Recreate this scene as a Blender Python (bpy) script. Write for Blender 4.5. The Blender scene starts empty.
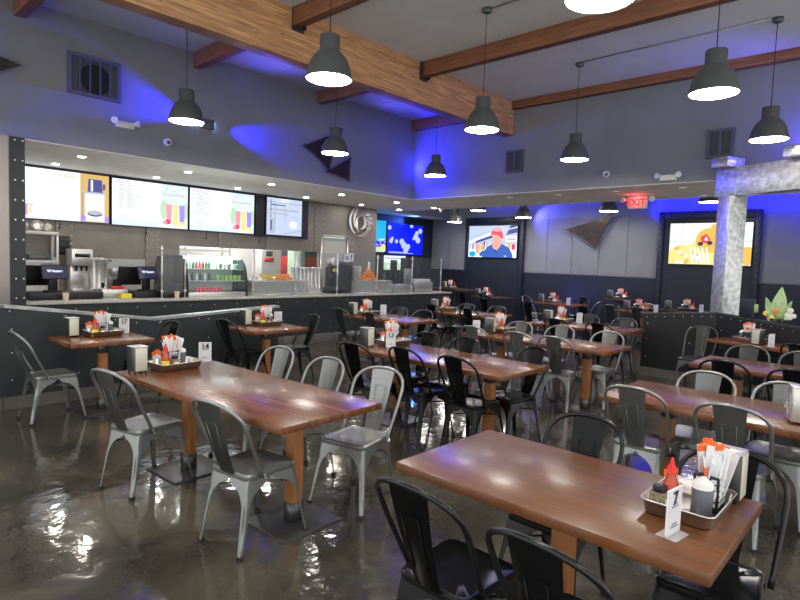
import bpy, bmesh, math, random
from mathutils import Vector, Matrix
random.seed(7)
S = bpy.context.scene
COL = S.collection
PI = math.pi
def rad(a): return a*PI/180

# ------------------------------------------------------------------ camera
def cam_axes(yaw, pitch, roll):
    cy, sy, cp, sp = math.cos(yaw), math.sin(yaw), math.cos(pitch), math.sin(pitch)
    fwd = Vector((-sy*cp, cy*cp, -sp)); right = Vector((cy, sy, 0)); down = fwd.cross(right)
    cr, sr = math.cos(roll), math.sin(roll)
    return cr*right+sr*down, -sr*right+cr*down, fwd
r_, d_, f_ = cam_axes(-.82455, .068346, -.035903)
cd = bpy.data.cameras.new('camera'); cam = bpy.data.objects.new('camera', cd); COL.objects.link(cam)
m = Matrix((r_, -d_, -f_)).transposed().to_4x4(); m.translation = (0, 0, 1.65); cam.matrix_world = m
cd.sensor_width = 36; cd.lens = 568.08/800*36; cd.clip_start = .05
S.camera = cam
# ------------------------------------------------------------------ world and exposure
w = bpy.data.worlds.new('world'); S.world = w; w.use_nodes = True
w.node_tree.nodes['Background'].inputs[0].default_value = (.97, .98, 1.0, 1)
w.node_tree.nodes['Background'].inputs[1].default_value = 1.0
S.view_settings.view_transform = 'Standard'; S.view_settings.look = 'None'
S.view_settings.exposure = .74; S.view_settings.gamma = 1; S.view_settings.use_curve_mapping = False
PEND_E, DOWN_E, BLUE_P = 33.0, 150.0, 4.4

def spot(name, loc, target, power, color, angle, blend=.9, size=.03):
    l = bpy.data.lights.new(name, 'SPOT'); l.energy = power; l.color = color; l.spot_size = rad(angle); l.spot_blend = blend
    l.shadow_soft_size = size
    o = bpy.data.objects.new(name, l); COL.objects.link(o); o.location = loc
    o.rotation_euler = (Vector(target)-Vector(loc)).to_track_quat('-Z', 'Y').to_euler(); return o
BLUE = (.008, .008, 1)
spot('blue_wall_light', (4.48, 8.50, 3.74), (3.3, 8.66, 3.90), 80*BLUE_P, BLUE, 46)
spot('blue_wall_light', (4.78, 8.50, 3.72), (6.2, 8.66, 3.62), 80*BLUE_P, BLUE, 42)
spot('blue_wall_light', (.60, 8.45, 3.6), (2.0, 8.68, 3.5), 40*BLUE_P, BLUE, 60)
spot('blue_wall_light', (9.38, 8.60, 3.72), (9.66, 8.05, 3.74), 44*BLUE_P, BLUE, 165)
spot('blue_wall_light', (9.50, 1.0, 3.4), (9.66, 2.8, 4.3), 16*BLUE_P, (.1, .08, 1), 110)
spot('blue_cove_light', (14.3, 1.0, 3.15), (14.5, 2.9, 3.05), 20*BLUE_P, BLUE, 90)
spot('blue_cove_light', (14.3, 5.3, 3.15), (14.5, 3.6, 3.05), 15*BLUE_P, BLUE, 90)
spot('blue_cove_light', (14.2, 8.4, 3.2), (14.5, 6.6, 2.2), 20*BLUE_P, (.12, .12, 1), 120)
spot('blue_cove_light', (13.4, 11.75, 2.9), (12.2, 11.6, 3.1), 12*BLUE_P, (.05, .15, 1), 110)
spot('blue_bay_light', (5.6, 8.3, 3.9), (5.2, 7.3, 4.78), 8*BLUE_P, (.12, .08, 1), 150)
spot('blue_bay_light', (8.4, 8.3, 3.9), (8.4, 7.2, 4.78), 8*BLUE_P, (.1, .08, 1), 150)
spot('blue_fill_spot', (13.2, 7.6, .9), (14.4, 5.9, .4), 14, (.12, .14, 1), 110)  # unseen blue fill spot low before the far wall

def strip(name, loc, target, sx, power, color):
    l = bpy.data.lights.new(name, 'AREA'); l.shape = 'RECTANGLE'; l.size = sx; l.size_y = .04; l.energy = power; l.color = color
    o = bpy.data.objects.new(name, l); COL.objects.link(o); o.location = loc
    z = (Vector(loc)-Vector(target)).normalized(); x = Vector((0, 1, 0)); y = z.cross(x).normalized(); x = y.cross(z)
    o.rotation_euler = Matrix((x, y, z)).transposed().to_euler(); return o
strip('blue_cove_strip', (14.25, 2.8, 3.50), (14.5, 2.8, 3.1), 4.4, 62, BLUE)
strip('blue_cove_strip', (14.25, 8.0, 3.55), (14.5, 8.0, 3.1), 4.0, 10, (.05, .05, 1))
# ------------------------------------------------------------------ materials
MATS = {}
def newmat(name):
    m = bpy.data.materials.new(name); m.use_nodes = True; MATS[name] = m
    return m, m.node_tree.nodes, m.node_tree.links, m.node_tree.nodes['Principled BSDF']
def mat(name, col, rough=.5, metal=0, noise=0., nscale=6, emit=None, es=1, trans=0, alpha=1, bump=0., bscale=60, coat=0, ior=1.45, rvar=0.):
    m, N, L, p = newmat(name)
    p.inputs['Base Color'].default_value = (*col, 1); p.inputs['Roughness'].default_value = rough
    p.inputs['Metallic'].default_value = metal; p.inputs['Transmission Weight'].default_value = trans
    p.inputs['Alpha'].default_value = alpha; p.inputs['Coat Weight'].default_value = coat; p.inputs['IOR'].default_value = ior
    if emit: p.inputs['Emission Color'].default_value = (*emit, 1); p.inputs['Emission Strength'].default_value = es
    if noise or bump or rvar:
        tc = N.new('ShaderNodeTexCoord')
        nz = N.new('ShaderNodeTexNoise'); nz.inputs['Scale'].default_value = nscale; nz.inputs['Detail'].default_value = 6
        L.new(tc.outputs['Object'], nz.inputs['Vector'])
        if noise:
            cr = N.new('ShaderNodeValToRGB')
            cr.color_ramp.elements[0].color = (*[c*(1-noise) for c in col], 1); cr.color_ramp.elements[1].color = (*[min(1, c*(1+noise)) for c in col], 1)
            cr.color_ramp.elements[0].position = .3; cr.color_ramp.elements[1].position = .7
            L.new(nz.outputs[0], cr.inputs[0]); L.new(cr.outputs[0], p.inputs['Base Color'])
        if rvar:
            mr = N.new('ShaderNodeMapRange'); mr.inputs[3].default_value = max(.02, rough-rvar); mr.inputs[4].default_value = rough+rvar
            L.new(nz.outputs[0], mr.inputs[0]); L.new(mr.outputs[0], p.inputs['Roughness'])
        if bump:
            n2 = N.new('ShaderNodeTexNoise'); n2.inputs['Scale'].default_value = bscale; L.new(tc.outputs['Object'], n2.inputs['Vector'])
            b = N.new('ShaderNodeBump'); b.inputs['Strength'].default_value = bump; b.inputs['Distance'].default_value = .01
            L.new(n2.outputs[0], b.inputs['Height']); L.new(b.outputs[0], p.inputs['Normal'])
    return m
def wood(name, c1, c2, row=.05, length=.6, rough=.3, axis='Y', coat=.0, grain=.5, mortar=.0008):
    m, N, L, p = newmat(name)
    tc = N.new('ShaderNodeTexCoord'); mp = N.new('ShaderNodeMapping'); L.new(tc.outputs['Object'], mp.inputs[0])
    sep = N.new('ShaderNodeSeparateXYZ'); cmb = N.new('ShaderNodeCombineXYZ'); L.new(mp.outputs[0], sep.inputs[0])
    a, b = {'Y': (1, 0), 'X': (0, 2), 'Z': (2, 0), 'XY': (0, 1), 'YZ': (1, 2)}[axis]
    L.new(sep.outputs[a], cmb.inputs[0]); L.new(sep.outputs[b], cmb.inputs[1])
    br = N.new('ShaderNodeTexBrick'); br.inputs['Scale'].default_value = 1; br.inputs['Brick Width'].default_value = length
    br.inputs['Row Height'].default_value = row; br.inputs['Mortar Size'].default_value = mortar; br.inputs['Bias'].default_value = 0
    br.inputs['Color1'].default_value = (*c1, 1); br.inputs['Color2'].default_value = (*c2, 1)
    br.inputs['Mortar'].default_value = (*[c*.5 for c in c1], 1); br.offset = .37; br.squash = 1
    L.new(cmb.outputs[0], br.inputs['Vector'])
    sc = N.new('ShaderNodeVectorMath'); sc.operation = 'MULTIPLY'; sc.inputs[1].default_value = (2.2, 38, 1); L.new(cmb.outputs[0], sc.inputs[0])
    nz = N.new('ShaderNodeTexNoise'); nz.inputs['Scale'].default_value = 1; nz.inputs['Detail'].default_value = 5; nz.inputs['Distortion'].default_value = .6
    L.new(sc.outputs[0], nz.inputs['Vector'])
    cr = N.new('ShaderNodeValToRGB'); cr.color_ramp.elements[0].color = (1-grain,)*3+(1,); cr.color_ramp.elements[1].color = (1+grain*.6,)*3+(1,)
    cr.color_ramp.elements[0].position = .3; cr.color_ramp.elements[1].position = .7; L.new(nz.outputs[0], cr.inputs[0])
    mx = N.new('ShaderNodeMix'); mx.data_type = 'RGBA'; mx.blend_type = 'MULTIPLY'; mx.inputs[0].default_value = 1
    L.new(br.outputs[0], mx.inputs[6]); L.new(cr.outputs[0], mx.inputs[7]); L.new(mx.outputs[2], p.inputs['Base Color'])
    p.inputs['Roughness'].default_value = rough; p.inputs['Coat Weight'].default_value = coat; p.inputs['Coat Roughness'].default_value = .15
    bp = N.new('ShaderNodeBump'); bp.inputs['Strength'].default_value = .12; bp.inputs['Distance'].default_value = .002
    L.new(nz.outputs[0], bp.inputs['Height']); L.new(bp.outputs[0], p.inputs['Normal'])
    return m
# floor: polished, sealed concrete
def floor_mat():
    m, N, L, p = newmat('polished_concrete')
    tc = N.new('ShaderNodeTexCoord')
    n1 = N.new('ShaderNodeTexNoise'); n1.inputs['Scale'].default_value = .9; n1.inputs['Detail'].default_value = 8; n1.inputs['Roughness'].default_value = .62; n1.inputs['Distortion'].default_value = .8
    n2 = N.new('ShaderNodeTexNoise'); n2.inputs['Scale'].default_value = 55; n2.inputs['Detail'].default_value = 3
    n3 = N.new('ShaderNodeTexNoise'); n3.inputs['Scale'].default_value = 7; n3.inputs['Detail'].default_value = 5
    for n in (n1, n2, n3): L.new(tc.outputs['Object'], n.inputs['Vector'])
    cr = N.new('ShaderNodeValToRGB'); e = cr.color_ramp.elements
    e[0].position = .30; e[0].color = (.024, .023, .019, 1); e[1].position = .72; e[1].color = (.140, .120, .085, 1)
    x = e.new(.5); x.color = (.062, .056, .043, 1)
    L.new(n1.outputs[0], cr.inputs[0])
    mx = N.new('ShaderNodeMix'); mx.data_type = 'RGBA'; mx.blend_type = 'OVERLAY'; mx.inputs[0].default_value = .25
    L.new(cr.outputs[0], mx.inputs[6]); L.new(n2.outputs[0], mx.inputs[7]); L.new(mx.outputs[2], p.inputs['Base Color'])
    mr = N.new('ShaderNodeMapRange'); mr.inputs[1].default_value = .3; mr.inputs[2].default_value = .7; mr.inputs[3].default_value = .04; mr.inputs[4].default_value = .15
    L.new(n3.outputs[0], mr.inputs[0]); L.new(mr.outputs[0], p.inputs['Roughness'])
    b = N.new('ShaderNodeBump'); b.inputs['Strength'].default_value = .22; b.inputs['Distance'].default_value = .012
    n4 = N.new('ShaderNodeTexNoise'); n4.inputs['Scale'].default_value = 9; n4.inputs['Detail'].default_value = 2; L.new(tc.outputs['Object'], n4.inputs['Vector'])
    L.new(n4.outputs[0], b.inputs['Height']); L.new(b.outputs[0], p.inputs['Normal'])
    p.inputs['Specular IOR Level'].default_value = .6
    return m
M_floor = floor_mat()
M_wall = mat('grey_wall_paint', (.235, .24, .262), .75, noise=.05, nscale=2)
M_ceil = mat('white_grey_ceiling_paint', (.60, .61, .60), .85, noise=.05, nscale=1.5, bump=.15, bscale=90)
M_bay = mat('bay_ceiling_paint', (.36, .37, .40), .85)
M_soffit = mat('beige_soffit_paint', (.90, .86, .78), .8, noise=.05, nscale=3)
M_dark = mat('charcoal_panel', (.028, .032, .034), .42, noise=.12, nscale=2, bump=.05, bscale=30)
M_navy = mat('dark_blue_panel', (.014, .018, .032), .45, noise=.15, nscale=2)
M_grayp = mat('grey_wall_panel', (.20, .205, .21), .6, noise=.06, nscale=2)
M_kwall = mat('kitchen_metal_panel', (.235, .215, .185), .45, metal=.25, noise=.12, nscale=3)
M_steel = mat('brushed_steel', (.62, .60, .56), .28, metal=.8, noise=.08, nscale=20)
M_steel_l = mat('light_steel', (.70, .69, .66), .3, metal=.7)
M_cap = mat('galvanised_cap', (.42, .43, .42), .38, metal=.75, noise=.2, nscale=14)
M_galv = mat('textured_galvanised_sheet', (.50, .51, .50), .34, metal=.65, noise=.30, nscale=16, bump=.9, bscale=16)
M_rivet = mat('rivet_steel', (.75, .75, .75), .3, metal=.6)
M_tile = mat('grey_base_tile', (.135, .125, .110), .4, noise=.2, nscale=5)
M_counter = mat('speckled_stone_top', (.46, .44, .39), .25, noise=.35, nscale=60)
M_top = wood('walnut_butcher_block', (.145, .047, .015), (.215, .078, .027), row=.055, length=.55, rough=.27, coat=.25)
M_topd = wood('dark_stained_top', (.050, .026, .018), (.075, .038, .026), row=.055, length=.55, rough=.3)
M_top7 = wood('dark_plank_top', (.138, .048, .0145), (.175, .064, .020), row=.15, length=2.5, rough=.33, coat=.2, grain=.35)
M_post = wood('orange_oak', (.42, .155, .045), (.50, .20, .065), row=.05, length=1.5, rough=.45, axis='Z', grain=.3)
M_glulam = wood('glulam_pine', (.60, .30, .125), (.76, .43, .20), row=.038, length=1.4, rough=.55, axis='X', grain=.45)
M_xbeam = wood('brown_stained_timber', (.27, .105, .05), (.33, .14, .068), row=.15, length=4, rough=.6, axis='YZ', grain=.45)
M_chs = mat('silver_powder_coat', (.30, .308, .295), .34, metal=.8, noise=.05, nscale=8)
M_chb = mat('black_powder_coat', (.009, .0095, .010), .20, metal=.1, noise=.1, nscale=8)
M_chg = mat('gunmetal_powder_coat', (.10, .105, .105), .30, metal=.7)
M_rub = mat('black_rubber', (.012, .012, .012), .7)
M_plate = mat('dark_steel_plate', (.12, .12, .12), .38, metal=.7, noise=.2, nscale=6)
M_shade = mat('dark_grey_lamp_metal', (.115, .122, .12), .45, metal=.3)
M_shade_in = mat('white_lamp_inside', (.8, .8, .78), .6)
M_glow = mat('lamp_diffuser', (1, 1, 1), .5, emit=(1, .96, .88), es=PEND_E)
M_glow2 = mat('downlight_lens', (1, 1, 1), .5, emit=(1, .94, .84), es=DOWN_E)
M_cord = mat('black_cord', (.02, .02, .02), .6)
M_white = mat('white_plastic', (.72, .72, .70), .45)
M_cream = mat('cream_plate', (.66, .65, .52), .35, metal=.2)
M_paper = mat('white_paper', (.80, .80, .80), .7)
M_orange = mat('orange_paper', (.90, .17, .03), .6)
M_green = mat('green_print', (.18, .55, .25), .6)
M_red = mat('red_plastic', (.72, .02, .015), .4)
M_sauce = mat('red_chilli_sauce', (.50, .05, .012), .15, coat=.5)
M_yellow = mat('yellow_label', (.85, .70, .03), .5)
M_glass = mat('clear_glass', (.95, .97, .97), .03, trans=1, ior=1.2)
M_thin = mat('thin_glass_sheet', (.25, .30, .29), .04, alpha=.10)
M_acrylic = mat('clear_acrylic', (.9, .9, .92), .05, alpha=.35)
M_pepper = mat('chilli_flakes', (.25, .20, .12), .8, noise=.6, nscale=120)
M_grayliq = mat('dark_sauce_in_bottle', (.11, .115, .14), .3, coat=.3)
M_ink = mat('black_ink', (.02, .02, .03), .6)
M_tray = mat('tray_steel', (.50, .46, .42), .32, metal=1)
M_blackp = mat('black_plastic', (.012, .012, .014), .35)
M_ban = mat('banana_skin', (.82, .58, .07), .5, noise=.2, nscale=30)
M_or = mat('orange_peel', (.95, .30, .02), .5, bump=.2, bscale=150)
M_leaf = mat('pale_green_leaf', (.36, .50, .24), .5, noise=.25, nscale=20)
M_black_art = mat('dark_bronze_sheet', (.070, .056, .048), .38, metal=.75, noise=.3, nscale=8)
def em(name, c, s=1.): return mat('screen_'+name, (0, 0, 0), .3, emit=c, es=s*.68)
# ------------------------------------------------------------------ helpers
LABELS = {}
def tag(o, label, cat, group=None, kind=None):
    o['label'] = label; o['category'] = cat
    if group: o['group'] = group
    if kind: o['kind'] = kind
    LABELS.setdefault(label, []).append(o.name)
    return o
def thing(name, label, cat, loc=(0, 0, 0), rz=0, group=None):
    o = bpy.data.objects.new(name, None); COL.objects.link(o); o.empty_display_size = .05
    o.location = loc; o.rotation_euler = (0, 0, rz); return tag(o, label, cat, group)
def obj(name, bm, mats, parent=None, loc=(0, 0, 0), rot=(0, 0, 0), smooth=True):
    me = bpy.data.meshes.new(name)
    if smooth:
        for f in bm.faces: f.smooth = True
        for e in bm.edges:
            if len(e.link_faces) == 2 and e.calc_face_angle(0) > .6: e.smooth = False
    bm.to_mesh(me); bm.free()
    for mm in (mats if isinstance(mats, (list, tuple)) else [mats]): me.materials.append(mm)
    o = bpy.data.objects.new(name, me); COL.objects.link(o); o.location = loc; o.rotation_euler = rot
    if parent: o.parent = parent
    return o
def struct(name, bm, mats, **k):
    o = obj(name, bm, mats, **k); o['kind'] = 'structure'; return o
def NB(): return bmesh.new()
def box(bm, x0, x1, y0, y1, z0, z1, mi=0, bev=0, M=None):
    vs = [bm.verts.new((x, y, z)) for z in (z0, z1) for y in (y0, y1) for x in (x0, x1)]
    fs = [bm.faces.new([vs[i] for i in q]) for q in ((0, 2, 3, 1), (4, 5, 7, 6), (0, 1, 5, 4), (1, 3, 7, 5), (3, 2, 6, 7), (2, 0, 4, 6))]
    for f in fs: f.material_index = mi
    if M is not None: bmesh.ops.transform(bm, matrix=M, verts=vs)
    if bev: 
        r = bmesh.ops.bevel(bm, geom=list({e for f in fs for e in f.edges}), offset=bev, segments=2, affect='EDGES', profile=.5)
        for f in r['faces']: f.material_index = mi
    return bm
def prism(bm, pts, z0, z1, mi=0, M=None):
    """pts in xy, extruded z0..z1, optional matrix"""
    a = [bm.verts.new((x, y, z0)) for x, y in pts]; b = [bm.verts.new((x, y, z1)) for x, y in pts]; n = len(pts)
    fs = [bm.faces.new(a[::-1]), bm.faces.new(b)]+[bm.faces.new([a[i], a[(i+1) % n], b[(i+1) % n], b[i]]) for i in range(n)]
    for f in fs: f.material_index = mi
    if M is not None: bmesh.ops.transform(bm, matrix=M, verts=a+b)
    return bm
def lathe(bm, prof, seg=20, c=(0, 0, 0), mi=0, M=None, close=False):
    rings = []; allv = []
    for r, z in prof:
        if r < 1e-5: v = bm.verts.new((c[0], c[1], c[2]+z)); rings.append([v]); allv.append(v)
        else:
            rr = [bm.verts.new((c[0]+r*math.cos(2*PI*i/seg), c[1]+r*math.sin(2*PI*i/seg), c[2]+z)) for i in range(seg)]; rings.append(rr); allv += rr
    for a, b in zip(rings, rings[1:]):
        for i in range(seg):
            j = (i+1) % seg
            if len(a) == 1 and len(b) == 1: continue
            if len(a) == 1: f = bm.faces.new([a[0], b[j], b[i]][::-1])
            elif len(b) == 1: f = bm.faces.new([a[i], a[j], b[0]])
            else: f = bm.faces.new([a[i], a[j], b[j], b[i]])
            f.material_index = mi
    if M is not None: bmesh.ops.transform(bm, matrix=M, verts=allv)
    return bm
def tube(bm, pts, r, seg=8, mi=0, closed=False, caps=True):
    pts = [Vector(p) for p in pts]; n = len(pts); rings = []; prev = None
    rs = r if isinstance(r, (list, tuple)) else [r]*n
    for i, p in enumerate(pts):
        if closed: t = (pts[(i+1) % n]-pts[i-1]).normalized()
        else: t = (pts[min(i+1, n-1)]-pts[max(i-1, 0)]).normalized()
        if prev is None:
            a = Vector((0, 0, 1)) if abs(t.z) < .9 else Vector((1, 0, 0)); u = t.cross(a).normalized()
        else: u = (prev-t*prev.dot(t)).normalized()
        prev = u; v = t.cross(u)
        rings.append([bm.verts.new(p+rs[i]*(math.cos(2*PI*k/seg)*u+math.sin(2*PI*k/seg)*v)) for k in range(seg)])
    prs = list(zip(rings, rings[1:]))+([(rings[-1], rings[0])] if closed else [])
    for a, b in prs:
        for k in range(seg):
            f = bm.faces.new([a[k], a[(k+1) % seg], b[(k+1) % seg], b[k]]); f.material_index = mi
    if caps and not closed:
        f = bm.faces.new(rings[0][::-1]); f.material_index = mi; f = bm.faces.new(rings[-1]); f.material_index = mi
    return bm
def ball(bm, c, r, mi=0, sx=1, sy=1, sz=1, seg=10):
    k = bmesh.ops.create_uvsphere(bm, u_segments=seg, v_segments=max(5, seg//2+1), radius=r, matrix=Matrix.Translation(c) @ Matrix.Diagonal((sx, sy, sz, 1)))
    for v in k['verts']:
        for f in v.link_faces: f.material_index = mi
    return bm
def copy_tree(o, parent=None):
    c = o.copy(); COL.objects.link(c); c.parent = parent
    for ch in o.children: copy_tree(ch, c)
    return c
def place(proto, first, loc, rz, label, group=None):
    if first: o = proto
    else: o = copy_tree(proto)
    o.location = loc; o.rotation_euler = (0, 0, rz); 
    if not first: pass
    o['label'] = label; LABELS.setdefault(label, []).append(o.name)
    if group: o['group'] = group
    return o
def text(name, s, size, m, parent, M, align='CENTER', bold=0.0):
    c = bpy.data.curves.new('t', 'FONT'); c.body = s; c.size = size; c.align_x = align; c.align_y = 'CENTER'; c.extrude = .0006; c.offset = bold
    t = bpy.data.objects.new('t', c); COL.objects.link(t)
    me = bpy.data.meshes.new_from_object(t); bpy.data.objects.remove(t); me.transform(M); me.name = name
    me.materials.clear(); me.materials.append(m)
    o = bpy.data.objects.new(name, me); COL.objects.link(o); o.parent = parent; return o
def frameM(o, u, v):
    u = Vector(u).normalized(); v = Vector(v).normalized(); n = u.cross(v)
    M = Matrix((u, v, n)).transposed().to_4x4(); M.translation = o; return M
def flat(bm, pts, z, mi, M):
    vs = [bm.verts.new(M @ Vector((x, y, z))) for x, y in pts]; f = bm.faces.new(vs); f.material_index = mi
def rect(x0, x1, y0, y1): return [(x0, y0), (x1, y0), (x1, y1), (x0, y1)]
def disc(cx, cy, rx, ry, n=18, a0=0): return [(cx+rx*math.cos(a0+2*PI*i/n), cy+ry*math.sin(a0+2*PI*i/n)) for i in range(n)]
def rivets(bm, pts, r=.008, n=(0, -1, 0), mi=0):
    n = Vector(n)
    for p in pts:
        q = n.to_track_quat('Z', 'Y').to_matrix().to_4x4(); q.translation = p
        lathe(bm, [(r, -.001), (r*.9, r*.45), (0, r*.6)], 6, mi=mi, M=q)
# ================================================================== SETTING
bm = NB(); box(bm, -1.6, 15.5, -3.0, 14.5, -.1, 0); struct('floor', bm, M_floor, smooth=False)
# main high ceiling: bay over the kitchen side and the main field
bm = NB(); box(bm, -4, 9.78, -6, 6.1, 4.78, 4.9); struct('ceiling', bm, M_ceil, smooth=False)
bm = NB(); box(bm, -4, 9.78, 6.1, 8.8, 4.78, 4.9)
for x in (0.8, 3.35, 5.8, 8.2):
    box(bm, x-.012, x+.012, 6.31, 8.65, 4.772, 4.781)
struct('ceiling_bay', bm, M_bay, smooth=False)
bm = NB()   # upper kitchen-side wall above the soffit
box(bm, -4, 9.78, 8.65, 8.78, 3.052, 4.78); struct('wall_kitchen_upper', bm, M_wall, smooth=False)
bm = NB(); box(bm, 9.65, 9.78, -6, 8.65, 3.052, 4.78); struct('wall_back_upper', bm, M_wall, smooth=False)
bm = NB()   # beige soffit ring: over kitchen, then strip in front of the far recess
box(bm, -1, 11.7, 8.65, 12.2, 3.04, 3.05); box(bm, 11.7, 14.6, 11.46, 12.2, 3.04, 3.05); box(bm, 9.65, 11.7, -6, 8.65, 3.04, 3.05)
box(bm, 11.69, 11.75, -6, 8.65, 3.05, 4.2)
struct('ceiling_soffit', bm, M_soffit, smooth=False)
bm = NB(); box(bm, 11.7, 14.62, -6, 11.45, 4.2, 4.28); struct('ceiling_recess', bm, M_wall, smooth=False)
bm = NB(); box(bm, 11.75, 14.5, 11.40, 11.46, 3.05, 4.2); struct('trim_1', bm, M_wall, smooth=False)
# far wall: wainscot + pale panels
bm = NB(); box(bm, 14.5, 14.62, -6, 12.2, 0, 4.2, 0); 
struct('wall_far', bm, M_wall, smooth=False)
bm = NB()
ys = [-2.2, -1, .2, 1.5, 2.72, 4.85, 5.62, 6.35, 7.1, 7.85, 8.55, 10.55, 11.3, 11.98]
for a, b in zip(ys, ys[1:]):
    box(bm, 14.462, 14.5, a+.006, b-.006, 1.46, 2.98, 0)
struct('wall_far_panels', bm, M_grayp, smooth=False)
bm = NB(); box(bm, 14.44, 14.5, -2.2, 12.0, 0, 1.44, 0); struct('wall_far_wainscot', bm, M_navy, smooth=False)
bm = NB(); box(bm, 11.2, 14.5, 12.05, 12.17, 0, 3.05, 0); struct('wall_recess', bm, M_navy, smooth=False)
# kitchen back wall with pass-through and doorway
bm = NB()
KX0, KX1 = -1, 11.06
box(bm, KX0, 5.45, 11.2, 11.3, 0, 3.05); box(bm, 5.45, 9.08, 11.2, 11.3, 0, 1.05); box(bm, 5.45, 9.08, 11.2, 11.3, 1.80, 3.05)
box(bm, 9.08, 9.13, 11.2, 11.3, 0, 3.05); box(bm, 9.13, 9.99, 11.2, 11.3, 2.2, 3.05); box(bm, 9.99, KX1, 11.2, 11.3, 0, 3.05)
box(bm, 10.96, 11.06, 11.3, 12.05, 0, 3.04)
for x in (2.3, 3.2, 4.75, 6.3, 7.5, 8.9):
    box(bm, x, x+.28, 11.17, 11.2, 1.8 if x > 5 else .9, 3.05)
struct('wall_kitchen', bm, M_kwall, smooth=False)
bm = NB()
pts = []
for x in (2.3, 3.2, 4.75, 6.3, 7.5, 8.9):
    for dx in (.03, .25):
        for k in range(14):
            z = 1.0+k*.15
            if x > 5 and z < 1.82: continue
            pts.append((x+dx, 11.17, z))
for x in (10.08, 10.2, 10.98):
    for k in range(13): pts.append((x, 11.2, .95+k*.16))
rivets(bm, pts, .010); struct('trim_2', bm, M_rivet)
bm = NB(); box(bm, 2.0, 5.4, 11.185, 11.2, .92, 1.5); struct('trim_3', bm, M_steel, smooth=False)
# back kitchen seen through the opening
bm = NB(); box(bm, 5.2, 11.1, 13.6, 13.7, 0, 3.05); box(bm, 5.1, 5.2, 11.3, 13.7, 0, 3.05); box(bm, 5.2, 11.1, 12.2, 13.7, 3.05, 3.15)
struct('wall_back_kitchen', bm, M_paper, smooth=False)
# door
bm = NB(); box(bm, 9.15, 9.97, 11.215, 11.25, .01, 2.18); d1 = struct('door_1', bm, mat('pale_grey_door', (.45, .45, .42), .5), smooth=False)
bm = NB(); box(bm, 9.10, 9.15, 11.16, 11.2, 0, 2.24); box(bm, 9.97, 10.02, 11.16, 11.2, 0, 2.24); box(bm, 9.10, 10.02, 11.16, 11.2, 2.19, 2.25); obj('door_frame', bm, M_steel, d1)
bm = NB(); tube(bm, [(9.24, 11.18, 1.0), (9.24, 11.13, 1.0), (9.36, 11.13, 1.0)], .012); obj('door_handle', bm, M_steel, d1)
# stainless pillar left of the serving opening, brownish reflection put into its colour
bm = NB(); box(bm, -1, 1.95, 8.55, 8.64, .9, 3.04); struct('wall_pillar', bm, mat('reflection_toned_stainless', (.33, .30, .27), .35, metal=.8), smooth=False)
bm = NB(); box(bm, 1.95, 2.10, 8.54, 8.64, .9, 3.04); box(bm, 1.93, 1.96, 8.53, 8.54, .9, 3.04)
struct('trim_4', bm, M_dark, smooth=False)
bm = NB(); rivets(bm, [(x, 8.54, 1.0+k*.25) for x in (1.99, 2.075) for k in range(9)], .012); struct('trim_5', bm, M_rivet)
# front serving counter
ctr = thing('serving_counter', 'long charcoal serving counter with speckled stone top below the menu screens', 'counter', (6.6, 9.0, 0))
ox, oy = 6.6, 9.0
bm = NB(); box(bm, -1-ox, 11.2-ox, 8.65-oy, 9.35-oy, 0, .895); obj('body', bm, M_dark, ctr, smooth=False)
bm = NB(); box(bm, 2.1-ox, 11.22-ox, 8.62-oy, 9.4-oy, .896, .93, bev=.004); obj('countertop', bm, M_counter, ctr)
bm = NB()
x = -1.0
while x < 11.1:
    box(bm, x+.004-ox, min(x+.6, 11.19)-.004-ox, 8.638-oy, 8.65-oy, 0, .18, bev=.002); x += .6
obj('base_tiles', bm, M_tile, ctr)
bm = NB(); rivets(bm, [(2.3+k*.42-ox, 8.65-oy, z) for k in range(22) for z in (.28, .82)], .009); obj('rivets', bm, M_rivet, ctr)
bm = NB(); 
for k in range(1, 8): box(bm, 2.0+k*1.22-ox, 2.012+k*1.22-ox, 8.647-oy, 8.65-oy, .18, .89)
obj('seams', bm, M_blackp, ctr, smooth=False)
M_blk2 = mat('black_panel_paint', (.012, .013, .015), .4, noise=.1, nscale=2)
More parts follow.
